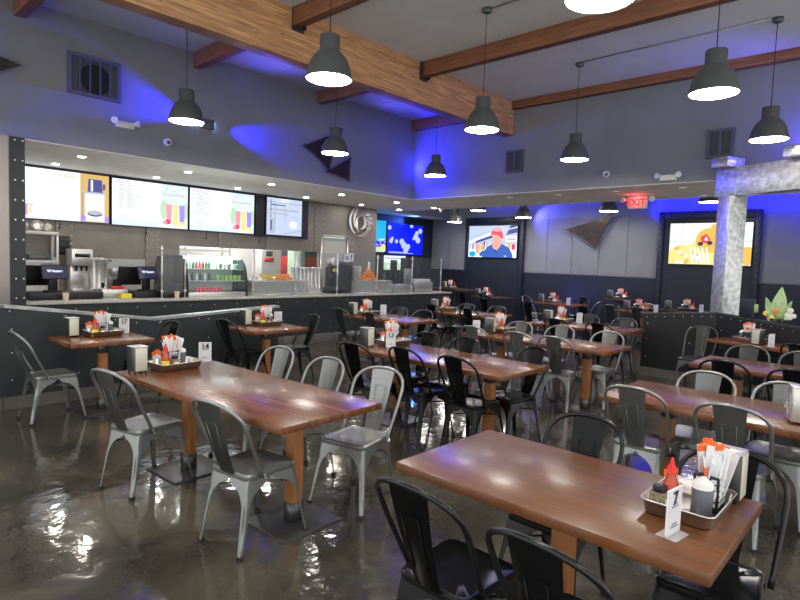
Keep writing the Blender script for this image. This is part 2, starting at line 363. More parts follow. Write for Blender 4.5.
# low angled pony wall on the left (sloping metal cap)
def pony(name, P, thick, normal, capm, labelname, tilep=True):
    """P: list of (x,y,ztop) along the wall; front face faces -normal side"""
    n = Vector(normal).normalized()*thick
    bm = NB(); cap = NB(); tl = NB(); rv = NB()
    for (x0, y0, z0), (x1, y1, z1) in zip(P, P[1:]):
        a, b = Vector((x0, y0, 0)), Vector((x1, y1, 0)); d = (b-a).normalized(); nn = Vector((-d.y, d.x, 0))
        if nn.dot(n) < 0: nn = -nn
        t = nn*thick
        def quadbox(B, a, b, za0, za1, zb0, zb1, o, t):
            c = [a-o, b-o, b+t, a+t]; lo = [za0, zb0, zb0, za0]; hi = [za1, zb1, zb1, za1]
            A = [B.verts.new((p.x, p.y, z)) for p, z in zip(c, lo)]; Bv = [B.verts.new((p.x, p.y, z)) for p, z in zip(c, hi)]
            B.faces.new(A[::-1]); B.faces.new(Bv)
            for i in range(4): B.faces.new([A[i], A[(i+1) % 4], Bv[(i+1) % 4], Bv[i]])
            bmesh.ops.recalc_face_normals(B, faces=B.faces)
        quadbox(bm, a, b, 0, z0-.03, 0, z1-.03, Vector((0, 0, 0)), t)
        quadbox(cap, a-d*.008, b+d*.008, z0-.03, z0, z1-.03, z1, nn*.012, t+nn*.012)
        L = (b-a).length; k = 0
        while k*.6 < L-.01:
            s, e = a+d*(k*.6+.004), a+d*(min(L, k*.6+.6)-.004); quadbox(tl, s, e, .0, .13, .0, .13, nn*.012, Vector((0, 0, 0))); k += 1
        m = int(L/.12)
        rivets(rv, [a+d*(L*(i+.5)/m)+Vector((0, 0, z0+(z1-z0)*(i+.5)/m-.06)) for i in range(0, m, 1 if tilep else 4)], .007, -nn)
        for i in range(int(L/.62)+1):
            for zz in (.3, .58, .82): rivets(rv, [a+d*min(L-.05, .08+i*.62)+Vector((0, 0, zz))], .008, -nn)
    o = struct(name, bm, M_dark if not tilep else M_blk2, smooth=False)
    obj('wall_cap', cap, capm, o, smooth=False); obj('base_tiles', tl, M_tile, o, smooth=False); obj('rivets', rv, M_rivet, o)
    return o
pony('wall_low_left', [(-1.0, 6.75, 1.42), (1.45, 6.75, 1.075), (2.98, 6.75, .865), (4.76, 6.75, .955)], .12, (0, 1, 0), M_cap, '', False)
pony('wall_low_right', [(9.15, 3.24, .975), (9.15, 2.20, 1.075), (8.86, 1.16, .985), (8.34, -.7, .90)], .08, (1, 0, 0), M_dark, '')

# timber beams
g = thing('glulam_beam', 'huge laminated pine beam running along the ceiling', 'beam', (3, 6.19, 4.15))
bm = NB(); box(bm, -7, 6.64, -.11, .11, 0, .63, bev=.004); obj('timber', bm, M_glulam, g)
bm = NB()
for x in (-.95, 1.48, 3.93): 
    box(bm, x-.09, x+.09, -.125, -.11, .35, .629); box(bm, x-.08, x-.07, -.19, -.12, .38, .629); box(bm, x+.07, x+.08, -.19, -.12, .38, .629); 
obj('hanger_bracket', bm, M_chg, g, smooth=False)
bm = NB(); rnd = random.Random(3)
for k in range(26): prism(bm, disc(0, 0, .012+rnd.random()*.014, .009, 8), 0, .0015, M=frameM((rnd.uniform(-5, 6.5), -.11, rnd.uniform(.05, .6)), (1, 0, 0), (0, 0, 1)))
obj('knots', bm, mat('dark_knot', (.10, .035, .012), .7), g)
bl = {2.13: 'front', 4.46: 'second', 6.92: 'third'}
for x, nm in ((2.08, 'at the top left corner, nearest the camera'), (4.46, 'whose end meets the laminated beam by the vent side'), (6.92, 'third from the camera, in the middle of the ceiling')):
    bm = NB(); box(bm, -.065, .065, -8, -.115, 0, .225, bev=.004)
    o = obj('cross_beam', bm, M_xbeam, None, loc=(x, 6.19, 4.553)); 
    tag(o, {2.08: 'stained timber cross beam above the camera, right of the laminated beam', 4.46: 'short-looking stained cross beam meeting the laminated beam above the nearest lamp', 6.92: 'long stained cross beam crossing the middle of the pale ceiling'}[x], 'beam', 'stained ceiling beams')
    bm = NB(); box(bm, -.065, .065, .115, 2.455, 0, .225, bev=.004)
    o = obj('cross_beam', bm, M_xbeam, None, loc=(x, 6.19, 4.553)); 
    tag(o, {2.08: 'stained cross beam stub in the top left corner of the picture', 4.46: 'stained cross beam on the left bay above the leftmost lamp', 6.92: 'stained cross beam in the left bay above the bronze wall art'}[x], 'beam', 'stained ceiling beams')
bm = NB(); box(bm, -.06, .06, -8, -.115, 0, .145, bev=.004); o = obj('cross_beam', bm, M_xbeam, None, loc=(9.58, 6.19, 4.634)); tag(o, 'stained cross beam lying against the far upper wall', 'beam', 'stained ceiling beams')
bm = NB(); box(bm, -.06, .06, .115, 2.455, 0, .225, bev=.004); o = obj('cross_beam', bm, M_xbeam, None, loc=(9.58, 6.19, 4.553)); tag(o, 'stained cross beam in the left bay over the blue lit corner', 'beam', 'stained ceiling beams')

# ================================================================== LAMPS
def make_pendant(cl):
    t = bpy.data.objects.new('pendant_lamp', None); COL.objects.link(t); t.empty_display_size = .05
    t['category'] = 'lamp'
    bm = NB(); lathe(bm, [(0, .40), (.088, .40), (.094, .392), (.094, .265), (.098, .255), (.150, .205), (.185, .14), (.205, .07), (.218, .012), (.220, 0), (.214, 0), (.200, .07), (.18, .135), (.14, .20), (.085, .25), (0, .26)], 28)
    obj('lamp_shade', bm, M_shade, t)
    bm = NB(); lathe(bm, [(0, .004), (.205, .004), (.207, .012), (0, .02)], 28); obj('diffuser', bm, M_glow, t)
    bm = NB(); tube(bm, [(0, 0, .40), (.004, .002, .40+cl*.3), (-.004, .002, .40+cl*.7), (0, 0, .40+cl)], .005, 6); obj('cord', bm, M_cord, t)
    bm = NB(); lathe(bm, [(0, .40+cl-.055), (.045, .40+cl-.055), (.060, .40+cl-.045), (.060, .40+cl-.001), (0, .40+cl-.001)], 18); obj('ceiling_rose', bm, M_shade, t)
    return t
pz = 3.31; proto = make_pendant(4.78-pz-.40)
PL = [(3.48, 4.22, 'grey dome pendant lamp hanging in front of the big laminated beam'), (5.93, 4.20, 'grey pendant lamp hanging right of the laminated beam below its round rose'),
      (8.36, 4.15, 'grey pendant lamp left of the small round camera on the far upper wall'), (5.93, 1.59, 'large grey pendant lamp at the upper right with its rose out of view'),
      (8.32, 1.57, 'grey pendant lamp at the right edge above the metal clad pergola'), (3.47, 1.61, 'pendant lamp at the top edge, only its glowing underside in view'),
      (3.49, 7.02, 'grey pendant lamp at the left in front of the blue lit wall'), (5.95, 7.02, 'grey pendant lamp in front of the bronze wall art'),
      (8.55, 7.10, 'grey pendant lamp hanging before the blue lit corner')]
for i, (x, y, l) in enumerate(PL): place(proto, i == 0, (x, y, pz), 0, l, 'dome pendant lamps in the high dining room')
for x, y in ((1.0, 4.2), (1.0, 1.6), (1.0, 7.0), (3.48, -1.1), (5.93, -1.1), (1.0, -1.1)):
    place(proto, False, (x, y, pz), 0, 'grey dome pendant lamp outside the picture, beside or behind the camera', 'dome pendant lamps in the high dining room')
for i, (x, y, z, l) in enumerate(((13.2, 9.35, 3.13, 'far pendant lamp above the left edge of the sports screen'), (13.2, 7.9, 2.90, 'far pendant lamp beside the right edge of the sports screen'),
      (13.2, 10.15, 2.83, 'far pendant lamp between the aquarium screens and the sports screen'), (13.2, 6.68, 3.24, 'far pendant lamp above the left tip of the triangular wall art'),
      (13.2, 5.62, 2.99, 'far pendant lamp touching the top of the triangular wall art'), (13.2, 3.46, 3.11, 'far pendant lamp just left of the metal clad column'))):
    o = place(make_pendant(4.2-z-.40), True, (x, y, z), 0, l, 'pendant lamps before the far wall')
# recessed downlights
dl = []
for k, x in enumerate((3.05, 4.72, 6.42, 8.2, 9.95, 11.35)): dl += [(x, 9.42), (x, 10.65)]
dl += [(10.2, y) for y in (7.53, 6.45, 5.35, 4.22, 3.1, 2.0)]+[(11.4, y) for y in (7.5, 6.42, 5.3, 3.1)]
def dlabel(x, y):
    if y > 9: 
        n = {3.05: 'left', 4.72: 'second from left', 6.42: 'third from left', 8.2: 'fourth from left', 9.95: 'fifth from left', 11.35: 'rightmost'}[x]
        return 'round ceiling downlight, %s in the %s row over the kitchen' % (n, 'front' if y < 10 else 'rear')
    k = sorted([q for q in dl if q[0] == x], key=lambda q: -q[1]).index((x, y))
    return 'round downlight, %s from left in the %s row of the far soffit strip' % (('first', 'second', 'third', 'fourth', 'fifth', 'sixth')[k], 'near' if x < 11 else 'rear')
pr = None
off = bpy.data.objects.new('recessed_downlight', None); COL.objects.link(off); off['category'] = 'ceiling light'
bm = NB(); lathe(bm, [(.052, .0), (.075, -.006), (.078, 0), (.075, .002)], 24); obj('trim_ring', bm, M_white, off)
bm = NB(); lathe(bm, [(0, -.002), (.053, -.002), (.053, .0), (0, .0)], 24); obj('lens', bm, mat('dim_lens', (.6, .58, .5), .4, emit=(1, .9, .75), es=.25), off)
first_off = True
for x, y in dl:
    if y < 9:
        place(off, first_off, (x, y, 3.0395), 0, dlabel(x, y), 'recessed downlights of the far strip'); first_off = False
    elif pr is None:
        pr = bpy.data.objects.new('recessed_downlight', None); COL.objects.link(pr); pr['category'] = 'ceiling light'
        bm = NB(); lathe(bm, [(.052, .0), (.075, -.006), (.078, 0), (.075, .002)], 24); obj('trim_ring', bm, M_white, pr)
        bm = NB(); lathe(bm, [(0, -.002), (.053, -.002), (.053, .0), (0, .0)], 24); obj('lens', bm, M_glow2, pr)
        place(pr, True, (x, y, 3.0395), 0, dlabel(x, y), 'recessed downlights')
    else: place(pr, False, (x, y, 3.0395), 0, dlabel(x, y), 'recessed downlights')
# back kitchen ceiling light
t = thing('panel_light', 'bright panel light in the back kitchen beyond the pass-through', 'ceiling light', (7.2, 12.4, 3.0))
bm = NB(); box(bm, -.95, .95, -.3, .3, 0, .04); obj('housing', bm, M_white, t); bm = NB(); box(bm, -.9, .9, -.25, .25, -.004, 0); obj('diffuser', bm, mat('panel_glow', (1, 1, 1), emit=(1, .97, .92), es=22), t)

# ================================================================== CHAIRS
def leg_mesh(sx, sy):
    """pressed metal leg: rounded channel wrapping the corner, flaring into an arch at the top"""
    bm = NB()
    foot = Vector((.245*sx, (.222 if sx > 0 else .178)*sy, 0)); top = Vector((.168*sx, (.172 if sx > 0 else .155)*sy, .432))
    N_ = 15; rows = []
    half_x, half_y = .165, .160
    for i in range(N_+1):
        t = (i/N_)**.85; c = foot.lerp(top, t)
        w = .022+.016*t
        if t > .58:
            q = min(1, (t-.58)/.31); arc = 1-math.sqrt(max(0, 1-q*q)); wx = w+arc*(half_x-w); wy = w+arc*(half_y-w)
        else: wx = wy = w
        g = .006*max(0, math.sin(PI*min(1, max(0, (t-.12)/.68)))); rr = .012
        dx, dy = Vector((-sx, 0, 0)), Vector((0, -sy, 0)); diag = (dx+dy).normalized()
        P = [c+dx*wx, c+dx*(w*.75), c+dx*rr+dy*.001, c+diag*(.005+g*1.6), c+dy*rr+dx*.001, c+dy*(w*.75), c+dy*wy]
        rows.append([bm.verts.new(p) for p in P])
    for a, b in zip(rows, rows[1:]):
        for k in range(6): bm.faces.new([a[k], a[k+1], b[k+1], b[k]])
    bmesh.ops.recalc_face_normals(bm, faces=bm.faces)
    n0 = bm.faces[:]; 
    cen = Vector((0, 0, .3)); f = bm.faces[:][len(bm.faces)//2]
    bmesh.ops.solidify(bm, geom=bm.faces[:], thickness=.003)
    return bm
def make_chair(kind):
    m = {'s': M_chs, 'b': M_chb, 'g': M_chg}[kind]
    t = bpy.data.objects.new({'s': 'metal_chair', 'b': 'metal_chair', 'g': 'metal_chair'}[kind], None); COL.objects.link(t); t['category'] = 'chair'
    # seat: rounded square pan with rolled edge
    bm = NB(); prof = [(.0, .4405, 1), ]
    def loop(s, z, r=.045):
        pts = []
        fx, fy, by = .183, .183, .165
        for (cx, cy, a0) in ((fx, fy, 0), (-fx, by, 90), (-fx, -by, 180), (fx, -fy, 270)):
            ccx = cx-math.copysign(r, cx); ccy = cy-math.copysign(r, cy)
            for k in range(5): a = rad(a0+k*22.5); pts.append(((ccx+r*math.cos(a))*s, (ccy+r*math.sin(a))*s, z))
        return [bm.verts.new(p) for p in pts]
    L = [loop(.98, .415), loop(1.0, .430), loop(.995, .442), loop(.955, .450), loop(.90, .449), loop(.86, .443), loop(.4, .440)]
    for a, b in zip(L, L[1:]):
        for k in range(20): bm.faces.new([a[k], a[(k+1) % 20], b[(k+1) % 20], b[k]])
    bm.faces.new(L[-1]); bm.faces.new(loop(.96, .420)[::-1]) if False else None
    bmesh.ops.recalc_face_normals(bm, faces=bm.faces)
    # underside lip
    obj('seat', bm, m, t)
    # hoop
    bm = NB(); P = []
    side = [(-.085, .184, .425), (-.108, .188, .47), (-.155, .195, .56), (-.200, .202, .65), (-.238, .205, .73)]
    arch = []
    for k in range(1, 12):
        a = PI*k/12; arch.append((-.238-.095*math.sin(a), .206*math.copysign(abs(math.cos(a))**.85, math.cos(a)), .73+.140*math.sin(a)**.8))
    P = side+arch+[(x, -y, z) for x, y, z in side[::-1]]
    tube(bm, P, .0115, 8); obj('back_hoop', bm, m, t)
    # splat
    bm = NB(); rows = []
    for i in range(9):
        q = i/8; z = .435+q*.432; x = -.182-.146*q-.010*math.sin(PI*q); w = .060+.034*q
        rows.append([bm.verts.new((x+(-.006 if abs(k) < 2 else 0)*1., w*k/2, z)) for k in (-2, -1, 0, 1, 2)])
    for a, b in zip(rows, rows[1:]):
        for k in range(4): bm.faces.new([a[k], a[k+1], b[k+1], b[k]])
    bmesh.ops.solidify(bm, geom=bm.faces[:], thickness=.004)
    sp = obj('back_splat', bm, m, t)
    bm = NB()
    for side_ in (.0055, -.0085):
        P = [(-.182-.146*(z-.435)/.425-.010*math.sin(PI*(z-.435)/.425)+side_, y, z) for y, z in ((.034, .52), (.037, .62), (.040, .745), (-.040, .745), (-.037, .62), (-.034, .52))]
        tube(bm, P, .0020, 5)
    obj('pressed_rib', bm, m, sp)
    for sx in (1, -1):
        for sy in (1, -1):
            l = obj('leg', leg_mesh(sx, sy), m, t)
            bm = NB(); x, y = (.245 if sx > 0 else -.245)-.012*sx, ((.222 if sx > 0 else .178)-.012)*sy
            lathe(bm, [(0, 0), (.019, 0), (.020, .012), (.017, .022), (0, .022)], 10, (x, y, 0)); obj('foot_cap', bm, M_rub, l)
    bm = NB(); tube(bm, [(.17, .17, .33), (0, 0, .315), (-.17, -.155, .33)], .006, 6); tube(bm, [(.17, -.17, .33), (0, 0, .327), (-.17, .155, .33)], .006, 6); obj('cross_brace', bm, m, t)
    bm = NB()
    for sy in (1, -1): rivets(bm, [(-.094, .200*sy, .445), (-.086, .197*sy, .425)], .006, (0, sy, 0))
    obj('rivets', bm, M_rivet if kind != 'b' else m, t)
    return t
protos = {}
CH = [
 (1.705, 3.985, 14, 's', 'silver metal chair pulled out beside the napkin dispenser end of the left foreground table'),
 (1.83, 2.817, 9, 's', 'nearest silver metal chair on the camera side of the left foreground table'),
 (2.63, 2.79, 193, 's', 'silver metal chair drawn back at the near right corner of the left foreground table'),
 (2.57, 3.38, 182, 's', 'middle silver chair on the far side of the left foreground table'),
 (2.58, 4.02, 185, 's', 'rear silver chair on the far side of the left foreground table'),
 (1.72, 6.164, 4, 's', 'silver chair at the left edge of the photo by the low wall'),
 (2.67, 6.25, 180, 'b', 'black metal chair right of the number 17 table at the low wall'),
 (3.89, 6.22, 5, 'b', 'black metal chair left of the small table at the low wall end'),
 (4.63, 6.22, 172, 'b', 'dark metal chair right of the small table at the low wall end'),
 (6.25, 6.80, 0, 'g', 'dark chair nearest the counter front, left of the table before the glass guards'),
 (6.20, 6.05, 0, 'g', 'dark chair on the camera side of the table below the swirl emblem'),
 (6.75, 6.50, 180, 'g', 'grey chair behind the pale reflecting tabletop in front of the serving counter'),
 (6.71, 5.92, 184, 'g', 'grey chair at the right end of the tabletop in front of the serving counter'),
 (3.89, 3.93, 5, 'b', 'black chair at the napkin dispenser end of the middle long table'),
 (4.08, 3.44, 0, 'b', 'middle black chair on the camera side of the middle long table'),
 (4.09, 2.86, 0, 'b', 'right black chair on the camera side of the middle long table'),
 (4.49, 4.00, 180, 'b', 'left black chair on the far side of the middle long table'),
 (4.53, 3.50, 180, 'b', 'middle black chair on the far side of the middle long table'),
 (4.55, 2.76, 165, 'b', 'turned black chair at the right end of the middle long table'),
 (6.12, 4.13, 0, 's', 'silver chair at the card end of the second long table'),
 (6.12, 3.49, 0, 's', 'middle silver chair in front of the second long table'),
 (6.12, 3.03, 3, 's', 'silver chair with its whole front in view beyond the middle long table'),
 (6.61, 4.09, 180, 's', 'left silver chair behind the second long table'),
 (6.67, 3.51, 180, 's', 'middle silver chair behind the second long table'),
 (6.61, 2.84, 180, 's', 'right silver chair behind the second long table'),
 (8.14, 3.39, 0, 'b', 'black chair in front of the table left of the dark low partition'),
 (8.12, 4.05, 0, 'b', 'black chair below the condiments left of the dark low partition'),
 (8.80, 4.10, 180, 'g', 'dark grey chair on the far side of the table left of the dark partition'),
 (8.77, 3.48, 180, 'g', 'grey chair at the partition end of the table left of it'),
 (8.37, 6.66, 0, 'b', 'black chair left of the table at the counter end'),
 (8.32, 5.80, 0, 'b', 'black chair right of the condiments at the table by the counter end'),
 (8.72, 6.55, 180, 'g', 'dark chair behind the table at the counter end, left one'),
 (8.74, 5.85, 180, 'g', 'dark chair behind the table at the counter end, right one'),
 (13.0, 7.30, -92, 's', 'silver chair standing side-on right of the sports screen pillar'),
 (12.95, 5.88, 88, 's', 'silver chair facing left at the far table under the triangular wall art'),
 (4.13, 1.39, 0, 's', 'silver chair at the left end of the long table behind the foreground one'),
 (4.09, 0.80, 0, 's', 'silver chair right behind the condiment packets of the right foreground table'),
 (4.57, 1.20, 180, 's', 'silver chair behind the left half of the long table at the right edge'),
 (4.58, 0.68, 180, 's', 'silver chair beyond the sauces of the long table at the right edge'),
 (5.96, 1.28, 0, 'b', 'left black chair on the camera side of the table before the partition'),
 (5.96, 0.74, 0, 'b', 'right black chair in front of the table before the partition'),
 (6.75, 1.36, 180, 'g', 'dark grey chair behind the left part of the table before the partition'),
 (6.71, 0.86, 180, 'g', 'dark grey chair behind the right end of the table before the partition'),
 (8.63, 2.31, 180, 'g', 'grey chair with its back to the dark partition at the angled table end'),
 (8.04, 0.91, -22, 'b', 'dark chair in front of the angled table along the partition, at the right edge'),
 (1.78, 1.28, 0, 'b', 'left black chair at the bottom, in front of the right foreground table'),
 (1.75, 0.75, -3, 'b', 'black chair cut by the bottom edge, in front of the right foreground table'),
 (2.54, 1.25, 180, 'b', 'black chair on the far side of the right foreground table behind the tabletop'),
 (2.48, 0.54, 184, 'b', 'black chair pushed under the condiment end of the right foreground table'),
 (12.2, 4.35, 0, 'g', 'dark chair in front of the far table under the exit sign'),
 (12.3, 4.95, 0, 'g', 'dark chair left of the far table under the exit sign'),
 (13.3, 4.75, 180, 's', 'pale chair behind the far table under the exit sign'),
 (13.6, 6.45, 180, 'b', 'black chair behind the far table under the triangular wall art'),
 (12.8, 8.6, 0, 'b', 'black chair in front of the far table under the sports screen, right one'),
 (12.8, 9.25, 0, 'b', 'black chair in front of the far table under the sports screen, left one'),
 (11.2, 6.3, 0, 'b', 'black chair on the open floor between the counter end table and the far wall'),
 (11.3, 7.9, 180, 'b', 'black chair beyond the counter end, back to the sports screen'),
 (11.1, 5.0, 0, 'b', 'black chair in front of the card table beside the partition end'),
 (11.0, 7.3, 0, 'b', 'black chair beside the end of the serving counter'),
]
for x, y, a, k, l in CH:
    first = k not in protos
    if first: protos[k] = make_chair(k)
    place(protos[k], first, (x, y, 0), rad(a), l, {'s': 'silver metal dining chairs', 'b': 'black metal dining chairs', 'g': 'dark grey metal dining chairs'}[k])

# ================================================================== TABLES
def table(cx, cy, sx, sy, a, label, posts=2, h=.752, mt=None, inset=.36, plate=(.45, .42), pm=None):
    t = thing('dining_table', label, 'table', (cx, cy, 0), rad(a), 'wooden dining tables on steel plate feet')
    th = .042; hx, hy = sx/2, sy/2
    bm = NB(); box(bm, -hx, hx, -hy, hy, h-th, h, bev=.004); obj('tabletop', bm, mt or M_top, t)
    for py in ([0] if posts == 1 else [-hy+inset, hy-inset]):
        p = NB(); box(p, -.040, .040, py-.040, py+.040, .10, h-th-.10, bev=.003); po = obj('post', p, pm or M_post, t)
        s = NB(); box(s, -.043, .043, py-.043, py+.043, .012, .13); obj('post_sleeve', s, M_plate, po); s = NB(); box(s, -.043, .043, py-.043, py+.043, h-th-.115, h-th-.006); obj('post_sleeve', s, M_plate, po)
        s = NB(); box(s, -.16, .16, py-.12, py+.12, h-th-.006, h-th); obj('mounting_plate', s, M_plate, po)
        b = NB(); box(b, -plate[0]/2, plate[0]/2, py-plate[1]/2, py+plate[1]/2, 0, .012, bev=.002); obj('base_plate', b, M_plate, t)
    return t
TB = dict(
 t14=(2.09, 3.43, .80, 1.96, 3.0, 'long wooden table carrying the number 14 card, left foreground', 2),
 t7=(2.215, 1.05, .745, 1.28, .4, 'brown plank table with the number 7 card, right foreground', 1, .752, M_top7, .33),
 t17=(2.20, 6.20, .80, .66, 0, 'small wooden table with the number 17 card against the low wall', 1),
 t12=(4.15, 6.14, .82, .70, 0, 'small wooden table at the right end of the sloping low wall', 1),
 t13=(4.27, 3.38, .78, 1.86, 0, 'long wooden table with the number 13 card in the middle of the room', 2),
 tc=(6.53, 6.28, .80, 1.45, 0, 'wooden table before the serving counter, its top reflecting pale light', 2),
 t2=(6.31, 3.42, .78, 1.90, 0, 'long wooden table right behind the one with the number 13 card', 2),
 te=(8.52, 6.20, .78, 1.50, 0, 'wooden table near the right end of the serving counter', 2, .752, None, .36, (.45, .42), M_plate),
 tm=(8.45, 3.86, .78, 1.55, 0, 'wooden table just left of the dark low partition', 2),
 r1=(4.32, .72, .79, 1.88, 0, 'long table at the right edge, carrying the stainless hexagon napkin dispenser', 2),
 r2=(6.41, .74, .76, 1.86, 0, 'wooden table second behind the right foreground table, before the dark partition', 2),
 r3=(8.48, 1.22, .62, 1.75, -17, 'wooden table standing at an angle along the dark partition', 2),
 fa=(12.95, 6.60, .75, 1.20, 0, 'far wooden table below the triangular wall art', 1),
 fb=(12.75, 4.55, .80, .95, 0, 'far wooden table with a number card left of the partition end', 1),
 fc=(13.35, 8.85, .75, 1.05, 0, 'far dark table below the sports screen', 1, .752, M_topd, .3, (.45, .42), M_plate),
 fd=(13.65, 5.40, .50, .70, 0, 'narrow far table near the wall below the exit sign', 1, .93, M_topd, .3, (.45, .42), M_plate),
 fe=(13.3, 3.90, .75, 1.45, 0, 'far table behind the partition below the food screen', 2, .80, M_topd, .3, (.45, .42), M_plate),
 ff=(13.3, 10.1, .75, 1.2, 0, 'far dark table in the corner beyond the counter end', 1, .90, M_topd, .3, (.45, .42), M_plate),
)
for k, v in TB.items(): table(*v)

# ================================================================== CONDIMENTS
def P_(name, cat):
    o = bpy.data.objects.new(name, None); COL.objects.link(o); o['category'] = cat; o.empty_display_size = .03; return o
def mk_tray():
    t = P_('serving_tray', 'tray'); bm = NB()
    def lp(hx, hy, z, r=.03):
        out = []
        for cx, cy, a0 in ((hx, hy, 0), (-hx, hy, 90), (-hx, -hy, 180), (hx, -hy, 270)):
            ccx = cx-math.copysign(r, cx); ccy = cy-math.copysign(r, cy)
            for k in range(5): a = rad(a0+22.5*k); out.append(bm.verts.new((ccx+r*math.cos(a), ccy+r*math.sin(a), z)))
        return out
    L = [lp(.152, .102, 0), lp(.163, .113, .010), lp(.170, .120, .053), lp(.175, .125, .056), lp(.175, .125, .0535), lp(.168, .118, .051), lp(.160, .110, .012), lp(.150, .100, .003)]
    bm.faces.new(L[0][::-1])
    for a, b in zip(L, L[1:]):
        for k in range(20): bm.faces.new([a[k], a[(k+1) % 20], b[(k+1) % 20], b[k]])
    bm.faces.new(L[-1]); obj('pan', bm, M_tray, t)
    bm = NB(); Q = []
    for cx, cy, a0 in ((.175, .125, 0), (-.175, .125, 90), (-.175, -.125, 180), (.175, -.125, 270)):
        ccx = cx-math.copysign(.03, cx); ccy = cy-math.copysign(.03, cy)
        for k in range(5): a = rad(a0+22.5*k); Q.append((ccx+.03*math.cos(a), ccy+.03*math.sin(a), .056))
    tube(bm, Q, .003, 6, closed=True); obj('rolled_rim', bm, M_steel_l, t)
    return t
def mk_napkin(big=False):
    t = P_('napkin_dispenser', 'napkin dispenser'); bm = NB()
    box(bm, -.052, .052, -.058, .058, .012, .195, bev=.006); obj('housing', bm, M_steel if big else M_chg, t)
    for s in (-1, 1):
        bm = NB(); box(bm, -.045, .045, s*.0585-.002, s*.0585+.002, .018, .19, bev=.0015); obj('face_plate', bm, M_cream if not big else M_steel, t)
    bm = NB(); box(bm, -.054, .054, -.060, .060, .193, .199, bev=.002); obj('lid', bm, M_steel_l, t)
    bm = NB()
    for sx in (-1, 1):
        for sy in (-1, 1): lathe(bm, [(0, 0), (.007, 0), (.007, .014), (0, .014)], 8, (sx*.04, sy*.046, 0))
    obj('feet', bm, M_rub, t)
    return t
def mk_sauce():
    t = P_('hot_sauce_bottle', 'bottle'); bm = NB()
    lathe(bm, [(0, 0), (.029, 0), (.031, .004), (.031, .085), (.029, .098), (.018, .125), (.014, .140), (.014, .148), (0, .148)], 18); obj('bottle_body', bm, M_sauce, t)
    bm = NB(); lathe(bm, [(.0315, .012), (.0318, .014), (.0318, .070), (.0315, .072)], 18); obj('label_band', bm, M_yellow, t)
    bm = NB(); lathe(bm, [(0, .146), (.0165, .146), (.0165, .168), (.010, .174), (.005, .196), (.0035, .203), (0, .203)], 14); obj('cap', bm, M_red, t)
    return t
def mk_jar():
    t = P_('spice_jar', 'jar'); bm = NB()
    box(bm, -.028, .028, -.028, .028, 0, .078, bev=.007); obj('spices', bm, M_pepper, t)
    bm = NB(); lathe(bm, [(0, .078), (.022, .079), (.024, .085), (.024, .100), (.021, .104), (0, .104)], 16); obj('lid', bm, M_blackp, t)
    bm = NB(); box(bm, -.018, .018, -.0295, -.0285, .02, .058); obj('paper_label', bm, M_cream, t)
    return t
def mk_squeeze():
    t = P_('squeeze_bottle', 'bottle'); bm = NB(); lathe(bm, [(0, 0), (.034, 0), (.036, .004), (.036, .105), (.034, .112), (0, .112)], 20); obj('bottle_body', bm, M_grayliq, t)
    bm = NB(); lathe(bm, [(0, .110), (.037, .110), (.037, .124), (.030, .134), (.012, .142), (.008, .150), (0, .150)], 20); obj('cap', bm, M_white, t)
    return t
def mk_packets():
    """black printed box stuffed with chopstick sleeves and orange-ended packets"""
    t = P_('packet_box', 'packet holder'); bm = NB(); box(bm, -.055, .055, -.045, .045, 0, .13, bev=.002); obj('holder', bm, M_ink, t)
    bm = NB()
    for k in range(5):
        for j in range(4): box(bm, -.047+j*.026, -.030+j*.026, -.0462, -.045, .018+k*.022, .033+k*.022)
        for j in range(3): box(bm, -.0562, -.055, -.036+j*.026, -.018+j*.026, .018+k*.022, .033+k*.022)
    obj('printed_text', bm, M_paper, t, smooth=False)
    rn = random.Random(5); bm = NB()
    for i in range(38):
        x, y = rn.uniform(-.042, .042), rn.uniform(-.032, .032); h = rn.uniform(.22, .275); wdt = rn.uniform(.014, .022)
        M = Matrix.Translation((x, y, .05)) @ Matrix.Rotation(rn.uniform(0, PI), 4, 'Z') @ Matrix.Rotation(rn.uniform(-.26, .26), 4, 'Y') @ Matrix.Rotation(rn.uniform(-.22, .22), 4, 'X')
        box(bm, -wdt, wdt, -.0035, .0035, 0, h-.08, 0, 0, M)
        if i % 4 == 0: box(bm, -wdt*1.02, wdt*1.02, -.004, .004, h-.085, h-.06, 1, 0, M)
        if i % 4 == 1: box(bm, -wdt*1.02, wdt*1.02, -.004, .004, h-.15, h-.115, 1, 0, M)
        if i % 5 == 2: box(bm, -wdt*.6, wdt*.6, -.0042, .0042, h-.12, h-.105, 2, 0, M)
    o = obj('paper_sleeves', bm, [M_paper, M_orange, M_green], t, smooth=False)
    return t
def mk_sticks():
    t = P_('sugar_packet_cup', 'packet holder'); bm = NB(); lathe(bm, [(0, 0), (.033, 0), (.036, .08), (.033, .08), (.030, .004), (0, .004)], 16); obj('cup', bm, M_steel, t)
    rn = random.Random(9); bm = NB()
    for i in range(12):
        M = Matrix.Translation((rn.uniform(-.018, .018), rn.uniform(-.018, .018), .02)) @ Matrix.Rotation(rn.uniform(0, PI), 4, 'Z') @ Matrix.Rotation(rn.uniform(-.25, .25), 4, 'Y')
        h = rn.uniform(.10, .13); box(bm, -.014, .014, -.003, .003, 0, h-.03, 0, 0, M); box(bm, -.014, .014, -.0032, .0032, h-.03, h, 1, 0, M)
    obj('packets', bm, [M_paper, M_orange], t, smooth=False); return t
def mk_dish():
    t = P_('sauce_dish', 'dish'); bm = NB(); lathe(bm, [(0, 0), (.022, 0), (.034, .024), (.032, .026), (.020, .004), (0, .003)], 18); obj('bowl', bm, M_white, t)
    bm = NB(); tube(bm, [(.0, 0, .010), (.02, .01, .03), (.035, .02, .07)], [.008, .004, .004], 6); obj('spoon', bm, M_white, t); return t
